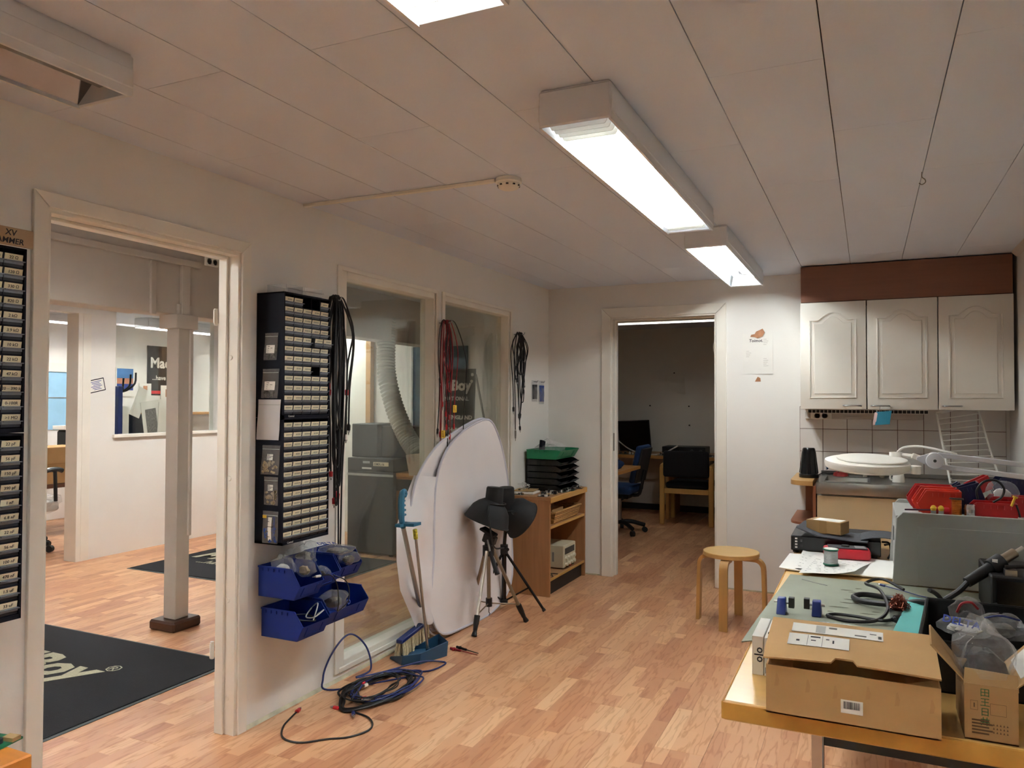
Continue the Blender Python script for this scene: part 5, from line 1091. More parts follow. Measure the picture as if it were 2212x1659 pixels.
MB().box(-.115, .055, -.035, .045, 0, .042).build('case', 'meterred', t, .010, 2); MB().box(-.10, .045, -.028, .040, .042, .0455).build('face', 'darkgrey', t, .002)
MB().box(.0, .038, -.022, .032, .0455, .0465).build('screen', 'grey', t); MB().lathe([(0, .0455), (.016, .0455), (.014, .052), (0, .052)], 18, Matrix.Translation((-.035, .004, 0))).build('dial', 'black', t)
t = thing('video_recorder', 'flat black recorder box with front buttons at the far end of the bench', 'recorder', (-.12, 3.56, T))
MB().box(-.298, .045, 3.43, 3.72, T+.010, .812).build('case', 'black', t, .003, world=True)
f_ = MB().box(-.296, .043, 3.424, 3.43, T+.012, .810).build('front_panel', 'blackgloss', t, .001, world=True)
for i in range(4): MB().box(-.281, -.272, 3.4228, 3.424, T+.022+.012*i, T+.028+.012*i).build('icon', 'plugwhite', f_, world=True)
for z in (T+.026, T+.05): MB().box(-.262, -.252, 3.4226, 3.424, z, z+.010).build('button', 'darkgrey', f_, world=True)
for x in (-.28, .02): 
    for y in (3.45, 3.70): MB().cyl((x, y, T), (x, y, T+.011), .012, n=10).build('foot', 'black', t, world=True)
t = thing('rubber_pad', 'curled dark felt pad lying on the recorder', 'pad', (-.1, 3.52, .812))
mat('felt', (70, 72, 78), .9, var=.25, scale=150)
MB().sheet(16, 6, lambda u, v: (-.275+.27*u+.02*v, 3.405+.20*v-.03*u, .818+.045*max(0, .35-u)**1.3*3+.004*math.sin(5*u)), .004).build('sheet', 'felt', t, world=True)
MB().sheet(10, 4, lambda u, v: (-.03+.15*u, 3.41+.18*v, .817+.022*math.sin(2.4*u)*(1-u*.5)), .003).build('folded_end', 'felt', t, world=True)
t = thing('parcel', 'small taped brown parcel on the recorder', 'box', (-.155, 3.50, .824), -.35)
MB().box(-.075, .07, -.045, .045, 0, .052).build('shell', mat('parcelbrown', (150, 116, 72), .7, var=.06), t, .002); MB().box(-.05, .06, -.035, .035, .052, .0526).build('label', 'paper', t)
MB().box(-.02, .012, -.0455, .0455, -.0002, .0524).build('tape', mat('parceltape', (138, 104, 60), .35), t)
cable('black power lead behind the grey enclosure', [(.06, 3.55, .78), (.10, 3.58, .79), (.12, 3.50, .84), (.16, 3.55, .86)], .005, 'cableblack', [])
cable('thin dark lead hanging by the recorder', [(.05, 3.5, .80), (.075, 3.48, .80), (.08, 3.46, .765), (.07, 3.44, .745)], .004, 'cableblack', [])
# grey equipment enclosure with end plates proud of the top
mat('encl', (158, 160, 156), .5, var=.02); mat('encl2', (172, 174, 170), .5, var=.02)
t = thing('grey_enclosure', 'large grey equipment enclosure with bins on top', 'enclosure', (.4, 3.2, T))
def plate(y, th, m_):
    P = [(.074, T+.002), (.70, T+.002), (.70, .994), (.108, .994), (.088, .972)]
    return MB().prism(P, -th/2, th/2, frame((0, y, 0), (1, 0, 0), (0, 0, 1))).build('end_plate', m_, t, .002, world=True)
p_ = plate(2.99, .012, 'encl'); plate(3.39, .012, 'encl2')
MB().box(.086, .69, 2.996, 3.384, T+.002, .980).build('case', 'encl2', t, .002, world=True)
MB().box(.150, .69, 2.981, 2.985, T+.004, .948).build('front_door', 'encl', p_, .002, world=True)
MB().box(.084, .0875, 3.20, 3.23, .86, .91).build('slot', 'black', t, world=True)
G = 'bins on the grey enclosure'
Z = .981
def rbin(label, xf, y0, w, d, m_, h=.086): return storage_bin(label, (xf+d, y0+w, Z), w, d, h, m_, math.pi, group=G, front=.42)
rbin('red bin at the left on the grey enclosure, nearest the viewer', .156, 3.045, .062, .135, 'binred')
rbin('red bin at the left on the grey enclosure, middle row', .144, 3.125, .072, .145, 'binred')
rbin('red bin at the left on the grey enclosure, back row', .130, 3.215, .075, .15, 'binred2')
rbin('red bin at the right on the grey enclosure, nearest the viewer', .302, 3.03, .075, .15, 'binred2', .055)
rbin('red bin at the right on the grey enclosure, behind the near one', .36, 3.13, .075, .16, 'binred2', .068)
def tilted(label, loc, ry, w, d, h, m_, rz=math.pi):
    t = storage_bin(label, loc, w, d, h, m_, rz, group=G, front=.42); t.rotation_euler = (0, ry, rz); return t
tilted('dark blue bin standing on end behind the copper spool', (.385, 3.205, 1.0), .35, .07, .10, .10, 'bindark')
tilted('dark blue bin tipped over at the back of the enclosure', (.345, 3.30, 1.02), .6, .06, .09, .075, 'bindark')
tilted('maroon bin lying tilted on the blue bins', (.42, 3.345, 1.065), .5, .07, .10, .05, 'binred2')
storage_bin('dark blue bin at the right back of the enclosure', (.53, 3.375, 1.02), .12, .12, .082, 'bindark', math.pi, group=G, front=.6)
t = thing('copper_spool', 'spool of copper wire on the grey enclosure', 'spool', (.274, 3.03, Z))
MB().lathe([(0, 0), (.021, 0), (.021, .004), (0, .004)], 24).build('flange', 'black', t); MB().lathe([(0, .062), (.022, .062), (.021, .066), (0, .066)], 24).build('flange', 'black', t)
MB().lathe([(0, .004)]+[(.0145+(.001 if k % 2 else 0), .005+.003*k) for k in range(20)]+[(0, .062)], 24).build('wire_winding', mat('copperwire', (190, 108, 40), .3, metal=.7, var=.3, scale=60), t)
t = thing('foil_tin', 'small crinkled silver tin on the grey enclosure', 'tin', (.313, 3.018, Z))
MB().lathe([(0, 0), (.017, 0), (.0175, .01), (.0165, .02), (.0175, .032), (.016, .046), (.012, .049), (0, .049)], 16).build('can', 'chrome', t, smooth_=False)
t = thing('screwdriver', 'screwdriver with purple shaft lying on the grey enclosure', 'screwdriver', (.16, 3.02, Z))
MB().cyl((.115, 3.02, Z+.018), (.20, 3.02, Z+.022), .0028, n=8).build('shaft', mat('purple', (70, 30, 60), .4), t, world=True); MB().cyl((.20, 3.02, Z+.022), (.25, 3.025, Z+.018), .012, .014, n=12).build('grip', 'meterred', t, world=True)
for x in (.203, .226): 
    t = thing('cable_clip', 'yellow ended clip on the enclosure, %s one' % ('left' if x < .21 else 'right'), 'clip', (x, 3.012, Z), group='yellow clips'); MB().lathe([(0, .02), (.008, .022), (.010, .03), (.006, .038), (0, .04)], 12).build('cap', 'yellow', t); MB().box(-.008, .008, -.004, .004, 0, .022).build('foot', 'steel', t)
cable('black rubber ring of cable standing among the right red bins', [(.34, 3.06, 1.045), (.338, 3.06, 1.075), (.36, 3.06, 1.105), (.395, 3.06, 1.11), (.417, 3.06, 1.085), (.41, 3.06, 1.055), (.385, 3.06, 1.035)], .004, 'cableblack', [])
film_bag('clear bag of light parts at the right of the enclosure', (.425, 3.17, 1.06), (.05, .03, .04), 71, 'whitebits', amp=.1)
t = thing('yellow_peg', 'yellow headed peg leaning on the right red bin', 'peg', (.436, 3.02, 1.03)); MB().cyl((-.004, 0, 0), (.006, 0, .028), .004, n=8).build('stem', 'yellow', t); MB().cyl((.006, 0, .028), (.008, 0, .033), .008, n=10).build('head', 'yellow', t); MB().tube([(.01, 0, .005), (.016, -.004, -.015), (.02, -.004, -.035)], .003, 6).build('tip', 'black', t)
t = thing('yellow_button', 'yellow knob on the maroon bin', 'knob', (.388, 3.28, 1.115)); MB().lathe([(0, 0), (.010, 0), (.012, .006), (.008, .013), (0, .014)], 14).build('cap', 'yellow', t)
# ------------------------------------------------------------ magnifier lamp on its arm
mat('lampcream', (238, 234, 226), .35, var=.015); mat('armwhite', (214, 214, 222), .35, var=.015)
t = thing('magnifier_lamp', 'white round magnifier lamp on a jointed arm above the bench', 'magnifier lamp', (-.005, 2.85, 1.16))
M = Matrix.Translation((-.005, 2.85, 1.165)) @ Matrix.Rotation(.075, 4, 'X') @ Matrix.Rotation(.03, 4, 'Y')
MB().lathe([(0, -.018), (.10, -.018), (.122, -.016), (.130, -.010), (.133, .004), (.131, .012), (.120, .0165), (0, .0165)], 48, M).build('head_ring', 'lampcream', t, world=True)
MB().lathe([(0, .0172), (.108, .0172), (.110, .019), (.109, .0225), (.10, .024), (0, .0245)], 48, M @ Matrix.Translation((.014, .0, 0))).build('lens_cover', 'cream', t, .0, world=True)
MB().lathe([(0, -.012), (.015, -.012), (.016, .014), (0, .016)], 18, M @ Matrix.Translation((.146, -.03, -.004))).build('cover_hinge', 'lampcream', t, world=True)
MB().cyl((.085, 2.92, 1.185), (.085, 2.92, 1.205), .02, n=18).cyl((.10, 2.92, 1.196), (.135, 2.90, 1.194), .008, n=10).build('neck_joint', 'lampcream', t, world=True)
MB().box(-.014, .014, -.010, .010, -.010, .010, 0, Matrix.Translation((.145, 2.89, 1.192)) @ Matrix.Rotation(.4, 4, 'Y')).build('yoke', 'lampcream', t, .003, world=True)
j = MB().cyl((.196, 2.825, 1.186), (.196, 2.875, 1.186), .026, n=28).build('elbow_disc', 'armwhite', t, .003, 2, world=True); MB().cyl((.196, 2.8245, 1.186), (.196, 2.826, 1.186), .005, n=12).build('bolt', 'darkgrey', j, world=True)
MB().hexa([(.145, 2.84, 1.186), (.18, 2.84, 1.165), (.18, 2.86, 1.165), (.145, 2.86, 1.186)], [(.145, 2.84, 1.195), (.18, 2.84, 1.208), (.18, 2.86, 1.208), (.145, 2.86, 1.195)]).build('head_bracket', 'armwhite', t, world=True)
for dz in (.019, -.019):
    a = Vector((.205, 2.85, 1.186+dz)); b_ = Vector((.78, 2.85, 1.128+dz)); MB().box(0, (b_-a).length, -.008, .008, -.008, .008, 0, frame(a, b_-a, (0, 1, 0))).build('arm_bar', 'armwhite', t, .002, world=True)
MB().tube([(.09, 2.92, 1.205), (.11, 2.92, 1.222), (.15, 2.90, 1.228), (.20, 2.87, 1.222), (.26, 2.85, 1.208)], .004, 8, sub=4).build('power_cord', 'lampcream', t, world=True)
MB().cyl((.78, 2.85, 1.10), (.78, 2.85, 1.19), .02, n=16).cyl((.78, 2.85, .742), (.78, 2.85, 1.10), .009, n=12).build('post', 'armwhite', t, world=True); MB().box(.755, .805, 2.82, 2.88, T+.0003, T+.03).build('clamp', 'armwhite', t, .003, world=True)
# ------------------------------------------------------------ office behind the back door
wood('desk', (190, 138, 76), .88, 'x', .4)
t = thing('desk', 'long wooden desk along the far office wall', 'desk', (-2.2, 9.1, 0))
MB().box(-3.33, -1.0, 8.72, 9.48, .70, .735).build('top', 'desk', t, .002, world=True)
for x in (-3.2, -2.12, -1.06): MB().box(x-.02, x+.02, 8.82, 9.4, 0, .70).build('leg_panel', 'desk', t, .002, world=True)
MB().box(-3.2, -1.06, 9.36, 9.375, .40, .70).build('modesty_panel', 'beige', t, world=True)
t = thing('monitor', 'dark flat monitor propped on the far desk', 'monitor', (-2.65, 9.36, .736), .05)
M = Matrix.Rotation(.16, 4, 'X') @ Matrix.Rotation(-.05, 4, 'Y')
MB().box(-.2, .2, 0, .03, .01, .39, 0, M).build('bezel', 'black', t, .003); MB().box(-.19, .19, -.002, .0, .02, .38, 0, M).build('screen', 'blackgloss', t); MB().box(-.1, .1, -.03, .1, 0, .012).build('foot', 'black', t, .003)
t = thing('computer_tower', 'black computer case at the left end of the far desk', 'computer', (-3.06, 9.25, .736)); MB().box(-.09, .09, -.2, .2, 0, .44).build('case', 'black', t, .004)
for k in range(4): MB().box(-.07, .07, -.203, -.2, .40-.05*k, .435-.05*k).build('drive_bay', 'darkgrey', t)
t = thing('receiver', 'black stereo receiver on the far desk behind the armchair', 'receiver', (-1.95, 9.05, .736)); MB().box(-.25, .25, -.15, .15, .01, .10).build('case', 'black', t, .004); MB().box(-.2, -.05, -.153, -.15, .04, .08).build('display', 'blackgloss', t)
for x in (.1, .2): MB().cyl((x, -.15, .055), (x, -.17, .055), .018, n=12).build('knob', 'darkgrey', t)
pcb('circuit board left on the far desk', -2.62, 8.85, .736, .2, .12, .2, 'pcbgreen', 21, 'boards on the far desk', 14, hs=2)
pcb('tan board with yellow parts on the far desk', -2.15, 8.80, .736, .18, .12, -.1, 'pcbtan', 22, 'boards on the far desk', 14, hs=2)
pcb('circuit board at the right end of the far desk', -1.62, 8.85, .736, .16, .14, .1, 'pcbgreen', 23, 'boards on the far desk', 12, hs=2)
cable('white cable drooping over the far desk from the computer', [(-2.96, 9.15, 1.04), (-2.8, 9.0, .92), (-2.6, 8.88, .80), (-2.4, 8.82, .75), (-2.2, 8.86, .75), (-2.0, 8.84, .85)], .008, 'cablewhite', [])
t = thing('wall_paper_note', 'curling paper pinned on the dim office wall', 'paper', (-2.19, 9.5, 1.5))
MB().sheet(8, 6, lambda u, v: ((u-.5)*.25+.05*max(0, u-.6)*(1-v), -.006-.10*max(0, u-.5)**2*(1.3-v), v*.24-.05*u*(1-v)-.06*u*v), .001).build('sheet', 'paper', t); MB().cyl((0, -.012, .22), (0, -.02, .22), .008, n=8).build('pin', 'black', t)
for x, z, lb in ((-2.50, 1.31, 'dark screw above the monitor in the dim office wall'), (-2.01, 1.305, 'dark screw right of the curling paper in the dim office wall'), (-2.005, 1.07, 'lower dark screw above the armchair in the dim office wall')):
    t = thing('wall_screw', lb, 'screw', (x, 9.5, z), group='screws in the office wall'); MB().cyl((0, 0, 0), (0, -.012, 0), .009, n=10).build('head', 'black', t)
# armchair seen from behind
wood('armwood', (206, 160, 90), .9, 'z', .35); mat('blackfabric', (14, 16, 22), .9, var=.3, scale=90); mat('bluefabric', (30, 62, 110), .9, var=.2, scale=90)
t = thing('armchair', 'wooden armchair with black cushions at the far desk', 'chair', (-1.82, 8.7, 0))
for x in (-2.115, -1.575):
    f = MB(); 
    MB().box(x, x+.055, 8.43, 8.475, 0, .64).build('leg', 'armwood', t, .008, world=True); MB().box(x, x+.055, 8.93, 8.975, 0, .64).build('leg', 'armwood', t, .008, world=True)
    MB().tube([(x+.027, 8.452, .62), (x+.027, 8.47, .65), (x+.027, 8.7, .655), (x+.027, 8.95, .645)], .026, 8, sub=3).build('armrest', 'armwood', t, world=True)
for y in (8.44, 8.94): MB().box(-2.06, -1.575, y, y+.03, .345, .40).build('seat_rail', 'armwood', t, .003, world=True)
MB().box(-2.055, -1.58, 8.45, 8.95, .40, .47).build('seat_cushion', 'blackfabric', t, .03, 3, world=True)
def bk(u, v): a = (u-.5)*2; return (-1.82+.25*a*(1-.12*abs(v-.5)), 8.44-.03*(1-a*a)+.03*v, .525+.30*v-.03*a*a*(1-v)*0)
MB().box(-2.07, -1.565, 8.40, 8.455, .53, .82).build('backrest', 'blackfabric', t, .05, 4, world=True)
# blue office chair
t = thing('office_chair', 'blue swivel office chair with five castor base in the back office', 'chair', (-2.36, 7.72, 0))
MB().box(-.27, .2, -.24, .24, .42, .50).build('seat', 'bluefabric', t, .035, 3)
M = Matrix.Translation((.20, 0, .50)) @ Matrix.Rotation(.22, 4, 'Y')
MB().box(-.055, .0, -.21, .21, .03, .42, 0, M).build('backrest', 'bluefabric', t, .04, 3); MB().box(.0, .022, -.19, .19, .04, .40, 0, M).build('back_shell', 'darkgrey', t, .02, 2)
MB().tube([(.08, 0, .40), (.20, 0, .40), (.235, 0, .48), (.27, 0, .66)], .018, 8, sub=3).build('back_bar', 'black', t)
MB().box(-.12, .12, -.09, .09, .36, .42).build('mechanism', 'black', t, .01); MB().cyl((0, 0, .10), (0, 0, .37), .025, n=14).build('gas_column', 'steel', t)
MB().tube([(.06, -.1, .38), (.10, -.2, .375), (.10, -.24, .372)], .01, 8).build('lever', 'black', t)
for k in range(5):
    a = k*1.2566+.5; c, s_ = math.cos(a), math.sin(a)
    l = MB().tube([(0, 0, .11), (.12*c, .12*s_, .115), (.27*c, .27*s_, .075)], .022, 8, sub=3).build('base_arm', 'black', t)
    MB().cyl((.27*c-.018*s_, .27*s_+.018*c, .028), (.27*c+.018*s_, .27*s_-.018*c, .028), .028, n=16).build('castor', 'black', l)
# near desk of the office, only its end shows
t = thing('side_desk', 'desk end with chrome leg just inside the back doorway', 'desk', (-2.6, 7.0, 0))
MB().box(-3.33, -2.03, 6.62, 7.35, .705, .735).build('top', 'desk', t, .003, world=True)
l = MB().cyl((-2.075, 6.665, .03), (-2.075, 6.665, .705), .022, n=16).build('leg', 'chrome', t, world=True); MB().cyl((-2.075, 6.665, 0), (-2.075, 6.665, .035), .025, n=16).build('rubber_foot', 'black', l, world=True)
t = thing('blue_cloth', 'blue cloth heap on the desk end inside the back doorway', 'cloth', (-2.13, 6.8, .736)); crumple((0, 0, .05), .07, .08, .05, 31).build('cloth', 'bluefabric', t)
light('dim ceiling light just visible under the back door head', -1.95, -1.72, 6.9, 8.4, mat_tube='tube_dim', blades=True, group='office lights', rz=math.pi/2)
# ------------------------------------------------------------ lobby: doormats
mat('matblack', (18, 20, 28), .95, var=.35, scale=160, bump=.3, bscale=300); mat('matedge', (84, 90, 92), .7); mat('matprint', (176, 172, 148), .95, var=.15, scale=120)
def doormat(label, x0, x1, y0, y1, tx, ty, size):
    t = thing('doormat', label, 'doormat', ((x0+x1)/2, (y0+y1)/2, 0), group='black printed doormats')
    MB().box(x0, x1, y0, y1, .0005, .004).build('rubber_border', 'matedge', t, .001, world=True)
    MB().box(x0+.018, x1-.018, y0+.018, y1-.018, .004, .009).build('pile', 'matblack', t, .002, world=True)
    text_mb('MadBoy', size, frame((tx, ty, .0092), (1, 0, 0), (0, 1, 0)), .0006, .012, .18).build('lettering', 'matprint', t, world=True)
    text_mb('®', size*.32, frame((tx+size*3.30, ty+size*.52, .0092), (1, 0, 0), (0, 1, 0)), .0006).build('registered_mark', 'matprint', t, world=True)
    text_mb('...have fun', size*.38, frame((tx+size*.6, ty-size*.45, .0092), (1, 0, 0), (0, 1, 0)), .0006, .002, .1).build('lettering', 'matprint', t, world=True)
doormat('black printed doormat just beyond the left doorway', -4.75, -3.0, 1.86, 3.04, -4.62, 2.47, .335)
doormat('black printed doormat farther back behind the column', -5.45, -3.62, 4.31, 5.50, -5.33, 4.86, .335)
# sticker on the far wall
t = thing('wall_sign', 'tilted white sticker with a dark blue border on the lobby wall', 'sign', (-6.05, 4.463, 1.49)); M = Matrix.Rotation(-.30, 4, 'X') if False else Matrix.Rotation(.22, 4, 'X')
MB().box(.0005, .002, -.078, .078, -.056, .056, 0, M).build('border', 'navy', t); MB().box(.002, .003, -.070, .070, -.048, .048, 0, M).build('face', 'paper', t)
m = MB()
for i in range(6): m.box(.003, .0034, -.055+.012*(i % 3), .050-.010*((i*2) % 3), .032-.0135*i, .037-.0135*i, 0, M)
o = m.build('print', 'bluein', t); o['kind'] = 'stuff'
# behind the far window: posters, counter, magazine rack
FX = -8.40
def flat(name, label, cat, y0, y1, z0, z1, m_, x=FX):
    t = thing(name, label, cat, (x, (y0+y1)/2, z0)); MB().box(0, .012, -(y1-y0)/2, (y1-y0)/2, 0, z1-z0).build('panel', m_, t, .001); return t
t = flat('poster', 'black poster with white lettering behind the column', 'poster', 6.90, 7.64, 1.42, 2.06, 'blackmatte')
text_mb('MadBoy', .185, frame((.0125, -.33, .36), (0, 1, 0), (0, 0, 1)), .0008, .006).build('lettering', 'paper', t); text_mb('...have fun', .085, frame((.0125, -.30, .20), (0, 1, 0), (0, 0, 1)), .0008, .001).build('lettering', 'paper', t)
MB().box(.012, .0135, -.36, -.15, .02, .06).build('red_band', 'plugred', t)
mat('skyblue', (80, 130, 190), .6, var=.2); mat('pinkband', (206, 140, 110), .6, var=.2); mat('orange', (222, 118, 44), .6, var=.2); mat('treegreen', (34, 52, 38), .7, var=.3, scale=60); mat('hatred', (190, 60, 50), .6)
t = flat('postcard', 'landscape print with blue sky beside the magazine rack', 'print', 6.45, 6.70, 1.40, 1.76, 'paper')
MB().box(.012, .0135, -.115, .115, .23, .35).build('sky', 'skyblue', t); MB().box(.012, .0135, -.115, .115, .16, .23).build('horizon', 'pinkband', t); MB().box(.012, .0135, -.115, .115, .08, .16).build('water', 'bluein', t)
t = flat('greeting_card', 'orange card with a dark fir tree and red hats on the lobby office wall', 'print', 7.68, 7.94, 1.39, 1.75, 'paper')
MB().box(.012, .0135, -.12, .12, .015, .35).build('background', 'orange', t); MB().prism([(-.06, .12), (.06, .12), (.03, .2), (.04, .2), (0, .33), (-.04, .2), (-.03, .2)], .0135, .015, frame((0, 0, 0), (0, 1, 0), (0, 0, 1))).build('tree', 'treegreen', t)
for y in (-.05, .05): MB().prism([(y-.045, .09), (y+.045, .09), (y+.03, .15), (y-.03, .15)], .015, .0165, frame((0, 0, 0), (0, 1, 0), (0, 0, 1))).build('hat', 'hatred', t)
MB().box(.0135, .015, -.12, .12, .015, .09).build('foreground', 'blackmatte', t)
for (y0, y1, z0, z1, lb) in ((6.77, 6.95, 1.24, 1.57, 'white leaflet with two brown pictures left of the poster'), (7.10, 7.30, 1.20, 1.55, 'white sheet overlapping the bottom of the black poster'), (7.62, 7.72, 1.30, 1.62, 'white sheet hanging at the right edge of the black poster')):
    t = flat('leaflet', lb, 'paper', y0, y1, z0, z1, 'paper', FX+.013); MB().box(.012, .0132, -.03, .03, .20, .30).build('picture', 'tapebrown', t)
t = thing('service_counter', 'counter with wooden ledge behind the far window', 'counter', (-7.7, 7.0, 0))
MB().box(-7.85, -7.6, 6.35, 7.45, 1.18, 1.21).build('ledge', 'desk', t, .004, world=True); MB().box(-7.8, -7.65, 6.38, 7.42, 0, 1.18).build('front', 'beige', t, world=True)
t = thing('notice_sheet', 'white notice with vertical blue letters on the counter front', 'paper', (-7.648, 6.5, .80)); MB().box(0, .002, -.11, .13, 0, .36).build('sheet', 'paper', t); text_mb('K', .09, frame((.0022, .04, .24), (0, 1, 0), (0, 0, 1)), .0004, .002).build('lettering', 'bluein', t)
t = thing('magazine_rack', 'blue magazine rack with black prongs and papers behind the far window', 'magazine rack', (-6.75, 5.3, 0))
MB().box(-6.80, -6.70, 5.18, 5.23, 0, 1.50).build('post', 'brushblue', t, .004, world=True); MB().box(-6.80, -6.70, 5.23, 5.30, 0, 1.30).build('paper_stack', 'paper', t, world=True)
for k, (y, z) in enumerate(((5.24, 1.52), (5.32, 1.56), (5.38, 1.58))): MB().tube([(-6.74, 5.20, 1.44), (-6.72, (5.2+y)/2, 1.46), (-6.72, y, z-.05), (-6.72, y+.01, z+.06)], .010, 8, sub=3).build('prong', 'blackgloss', t, world=True)
MB().box(-6.80, -6.74, 5.30, 5.75, .6, 1.22).build('backing', 'navy', t, world=True)
for k, (a, b, c, d, e) in enumerate(((5.28, 5.40, 1.20, 1.50, -.4), (5.46, 5.72, .98, 1.36, .15), (5.60, 5.76, .96, 1.34, -.05))):
    tt = thing('newspaper', ('white folded paper sticking up from the rack', 'newspaper with a grey picture in the rack', 'plain white sheet at the front of the rack')[k], 'paper', (-6.68-.01*k*0, (a+b)/2, c), group='papers in the magazine rack')
    M = Matrix.Rotation(e, 4, 'X'); MB().box(.01*k, .006+.01*k, -(b-a)/2, (b-a)/2, 0, d-c, 0, M).build('sheet', 'paper', tt)
    if k == 1: MB().box(.0165, .0172, -.09, .04, .05, .30, 0, M).build('picture', 'greybits', tt)
# left of the far wall: blind, boxes, chair
t = flat('window_blind', 'dusk window painted as a pale blue panel seen past the end of the lobby wall', 'blind', 5.2, 6.05, 1.02, 1.70, mat('duskblue', (146, 190, 218), .6, var=.06))  # flat matte blue stands in for dusk daylight in this window
MB().box(.012, .03, -.425, .425, .66, .76).build('header', 'cream', t); MB().box(.012, .02, -.425, .425, .36, .37).build('slat_line', 'grey', t)
t = thing('storage_table', 'brown table under the cardboard box past the lobby wall', 'table', (-7.6, 5.25, 0)); wood('tablebrown', (112, 72, 48), .8, 'y', .5)
MB().box(-7.95, -7.45, 4.9, 5.75, .47, .51).build('top', 'tablebrown', t, world=True)
for x, y in ((-7.9, 4.95), (-7.5, 4.95), (-7.5, 5.68), (-7.9, 5.68)): MB().box(x-.025, x+.025, y-.025, y+.025, 0, .47).build('leg', 'tablebrown', t, world=True)
t = thing('cardboard_box', 'closed cardboard box with a hand hole on the brown table', 'box', (-7.62, 5.16, .512)); MB().box(-.2, .16, -.24, .22, 0, .37).build('shell', 'cardboard', t, .004); MB().box(.16, .163, -.24, .22, .20, .205).build('seam', 'cardedge', t); MB().box(.16, .1625, .03, .08, .13, .2).build('hand_hole', 'tapebrown', t)
t = thing('letter_holder', 'black letter holder with papers behind the cardboard box', 'letter tray', (-7.9, 5.55, .512)); MB().box(-.1, .1, -.12, .12, 0, .52).build('body', 'black', t, .02); MB().box(-.1, .1, -.16, .10, .53, .57).build('papers', 'paper', t)
t = thing('visitor_chair', 'black plastic armed office chair wrapped in film past the lobby wall', 'chair', (-6.95, 4.45, 0))
MB().tube([(.3, -.1, .68), (.3, -.02, .73), (.3, .08, .735), (.3, .13, .72)], .022, 8, sub=3).build('armrest', 'blackgloss', t); MB().tube([(.3, -.08, .69), (.3, -.03, .45)], .016, 8).build('arm_post', 'black', t); MB().tube([(.3, .06, .72), (.3, .07, .45)], .016, 8).build('arm_post', 'black', t)
crumple((.12, -.05, .43), .24, .20, .09, 44).build('wrapped_seat', 'bagfilm', t, smooth_=False); MB().box(-.1, .32, -.22, .1, .36, .45).build('seat', 'beige', t, .03, 2)
MB().cyl((.05, -.1, .08), (.05, -.1, .37), .025, n=12).build('gas_column', 'black', t)
for k in range(5):
    a = k*1.2566+.45; c, s_ = math.cos(a), math.sin(a); l = MB().tube([(.05, -.1, .09), (.05+.28*c, -.1+.28*s_, .075)], .022, 8).build('base_arm', 'black', t)
    MB().cyl((.05+.28*c-.02*s_, -.1+.28*s_+.02*c, .03), (.05+.28*c+.02*s_, -.1+.28*s_-.02*c, .03), .03, n=14).build('castor', 'black', l)
# ------------------------------------------------------------ seen through the room's own windows
mat('casegrey', (46, 46, 48), .6, var=.08); 
t = thing('flight_case', 'tall dark equipment case behind the first window', 'equipment case', (-4.0, 5.8, 0)); MB().box(-.24, .25, -.2, .25, .02, .74).build('case', 'casegrey', t, .006); MB().box(-.24, .25, -.204, -.2, .70, .72).build('trim_strip', 'lightgrey', t)
for x in (-.2, .2): MB().cyl((x, -.15, 0), (x, -.15, .03), .02, n=10).build('foot', 'black', t)
t = thing('amplifier', 'dark amplifier with small labels on the equipment case', 'amplifier', (-4.0, 5.8, .741)); MB().box(-.24, .25, -.2, .22, 0, .115).build('case', 'casegrey', t, .004)
MB().box(.04, .20, -.203, -.2, .05, .085).build('label_plate', 'label', t); text_mb('DMX-16', .03, frame((.05, -.2035, .056), (1, 0, 0), (0, 0, 1)), .0004, .0006).build('lettering', 'ink', t); MB().box(-.07, .0, -.203, -.2, .07, .09).build('label_plate', 'lightgrey', t); MB().box(-.08, .02, -.203, -.2, .02, .035).build('label_plate', 'paper', t)
t = thing('monitor_box', 'dark square cabinet on the amplifier behind the first window', 'cabinet', (-4.05, 5.85, .857)); MB().box(-.22, .06, -.15, .2, 0, .30).build('case', 'casegrey', t, .006); MB().box(.07, .34, -.1, .22, 0, .28).build('side_unit', 'blackmatte', t, .006)
t = thing('floor_cupboard', 'wooden cupboard under the hose behind the first window', 'cupboard', (-3.55, 5.85, 0)); MB().box(-.22, .25, -.2, .3, 0, .70).build('body', 'beech', t, .003); MB().box(-.225, .255, -.21, .3, .70, .735).build('top', 'desk', t, .003); MB().box(-.2, .23, -.204, -.2, .58, .68).build('drawer_front', 'casegrey', t)
mat('hosegrey', (196, 198, 192), .45, var=.05)
P = smooth([Vector(p) for p in ((-3.84, 5.62, 2.1), (-3.835, 5.6, 1.85), (-3.80, 5.56, 1.6), (-3.70, 5.53, 1.32), (-3.56, 5.5, 1.08), (-3.44, 5.49, .93))], 18)
t = thing('ventilation_hose', 'white corrugated ventilation hose curving down behind the first window', 'hose', (-3.44, 5.49, .9)); MB().tube(P, .08, 18, rs=[.085 if i % 2 else .072 for i in range(len(P))]).build('duct', 'hosegrey', t, world=True)
t = thing('fan_hood', 'square beige extractor hood at the end of the hose', 'hood', (-3.40, 5.48, .737)); MB().hexa([(-.10, -.02, 0), (.10, -.02, 0), (.10, .12, 0), (-.10, .12, 0)], [(-.09, -.09, .18), (.08, -.09, .20), (.08, .08, .20), (-.09, .08, .18)]).build('hood', 'beige', t, .003)
t = thing('banner_board', 'black sign board with white lettering behind the second window', 'sign', (-3.15, 5.35, 0)); mat('bannerblack', (38, 38, 40), .5, var=.05)
MB().hexa([(-.12, -.017, .0), (.283, -.017, .0), (.283, .003, .0), (-.12, .003, .0)], [(-.12, .02, 1.625), (.32, .02, 1.625), (.32, .04, 1.625), (-.12, .04, 1.625)]).build('board', 'bannerblack', t)
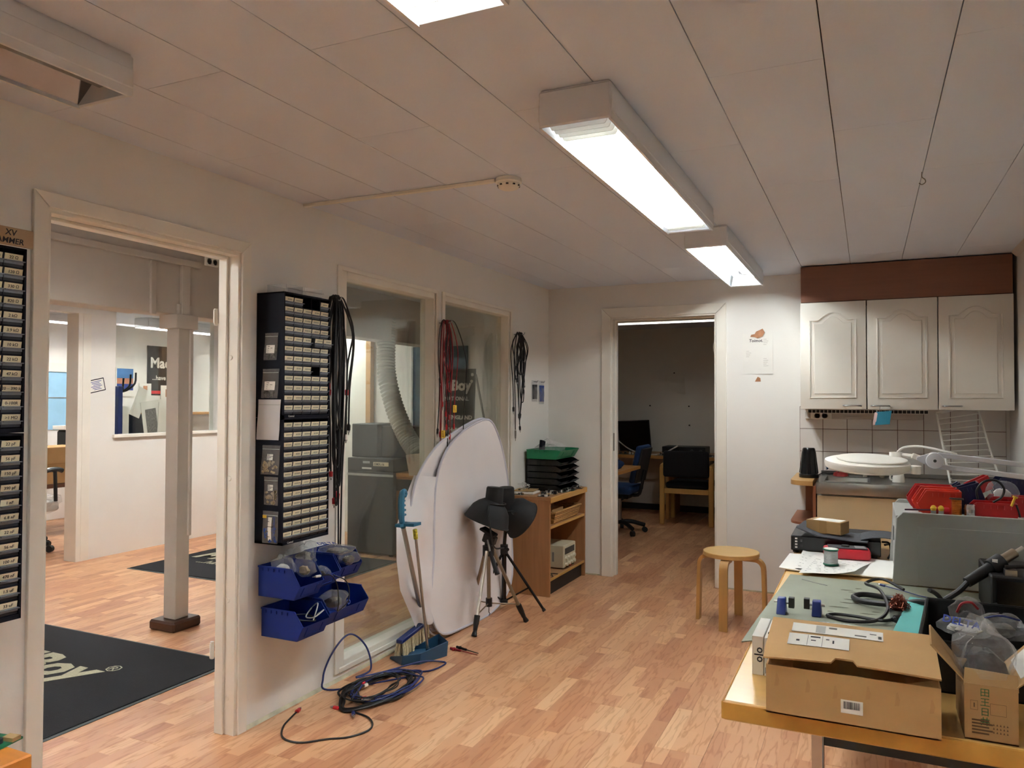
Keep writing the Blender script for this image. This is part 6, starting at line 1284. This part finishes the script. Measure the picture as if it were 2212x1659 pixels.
def bt(s_, size, x, z, b=.0015): text_mb(s_, size, frame((x, -.0112+.0226*z, z+.3), (1, 0, 0), (0, .0226, 1)), .0006, b, align='RIGHT').build('lettering', 'paper', t)
bt('MadBoy', .115, .285, 1.155, .005); bt('INTERNATIONAL', .044, .267, 1.072); bt('ENGLAND', .044, .30, .922); bt('NETHERLANDS', .044, .31, .822)
for x, z in ((.297, 1.278), (.292, 1.225)): MB().lathe([(.010, 0), (.013, 0), (.013, .001), (.010, .001)], 16, frame((x, -.011+.0226*z, z+.3), (1, 0, 0), (0, 0, 1))).build('ring_mark', 'paper', t)
MB().cyl((.322, .03, 1.58), (.44, .02, 1.05), .009, n=10).build('support_rod', 'grey', t)
t = thing('sun_hat', 'white sun hat on the cupboard behind the window post', 'hat', (-3.40, 5.75, .94)); 
MB().lathe([(0, .16), (.05, .155), (.075, .12), (.08, .05), (.12, .04), (.12, .03), (.07, .0), (0, 0)][::-1], 20).build('crown', 'paper', t)
t = thing('cap_stand', 'box under the white hat on the cupboard', 'box', (-3.40, 5.80, .736)); MB().box(-.10, .10, -.1, .1, 0, .2).build('shell', 'casegrey', t, .003)
t = thing('glass_board', 'dark blue glass board on the lobby end wall', 'board', (-3.95, 6.497, .75)); MB().box(-.16, .45, -.02, 0, 0, 1.15).build('panel', mat('deepblue', (52, 84, 104), .25, var=.2, scale=2), t, .002); MB().box(-.18, -.16, -.025, 0, 0, 1.15).build('frame', 'lightgrey', t)
wood('postwood', (196, 150, 100), .88, 'z', .5)
t = thing('wooden_post', 'bare wooden upright on the lobby end wall', 'post', (-4.62, 6.46, 0)); MB().box(-.03, .03, -.03, .035, 0, 2.0).build('stud', 'postwood', t, .002)
# table corner at the lower left with a green circuit board
t = thing('corner_table', 'orange wood table corner at the lower left', 'table', (-1.9, .9, 0)); wood('orangewood', (206, 128, 54), .85, 'x', .35)
MB().box(-2.2, -1.366, .2, .893, .70, .74).build('top', 'orangewood', t, .003, world=True)
for x, y in ((-1.42, .84), (-2.15, .84), (-1.42, .25), (-2.15, .25)): MB().box(x-.025, x+.025, y-.025, y+.025, 0, .70).build('leg', 'orangewood', t, world=True)
mat('pcbbright', (30, 112, 78), .4, var=.2, scale=40)
pcb('green circuit board on the orange table corner', -1.475, .865, .741, .09, .10, .2, 'pcbbright', 33, None, 6, .004)
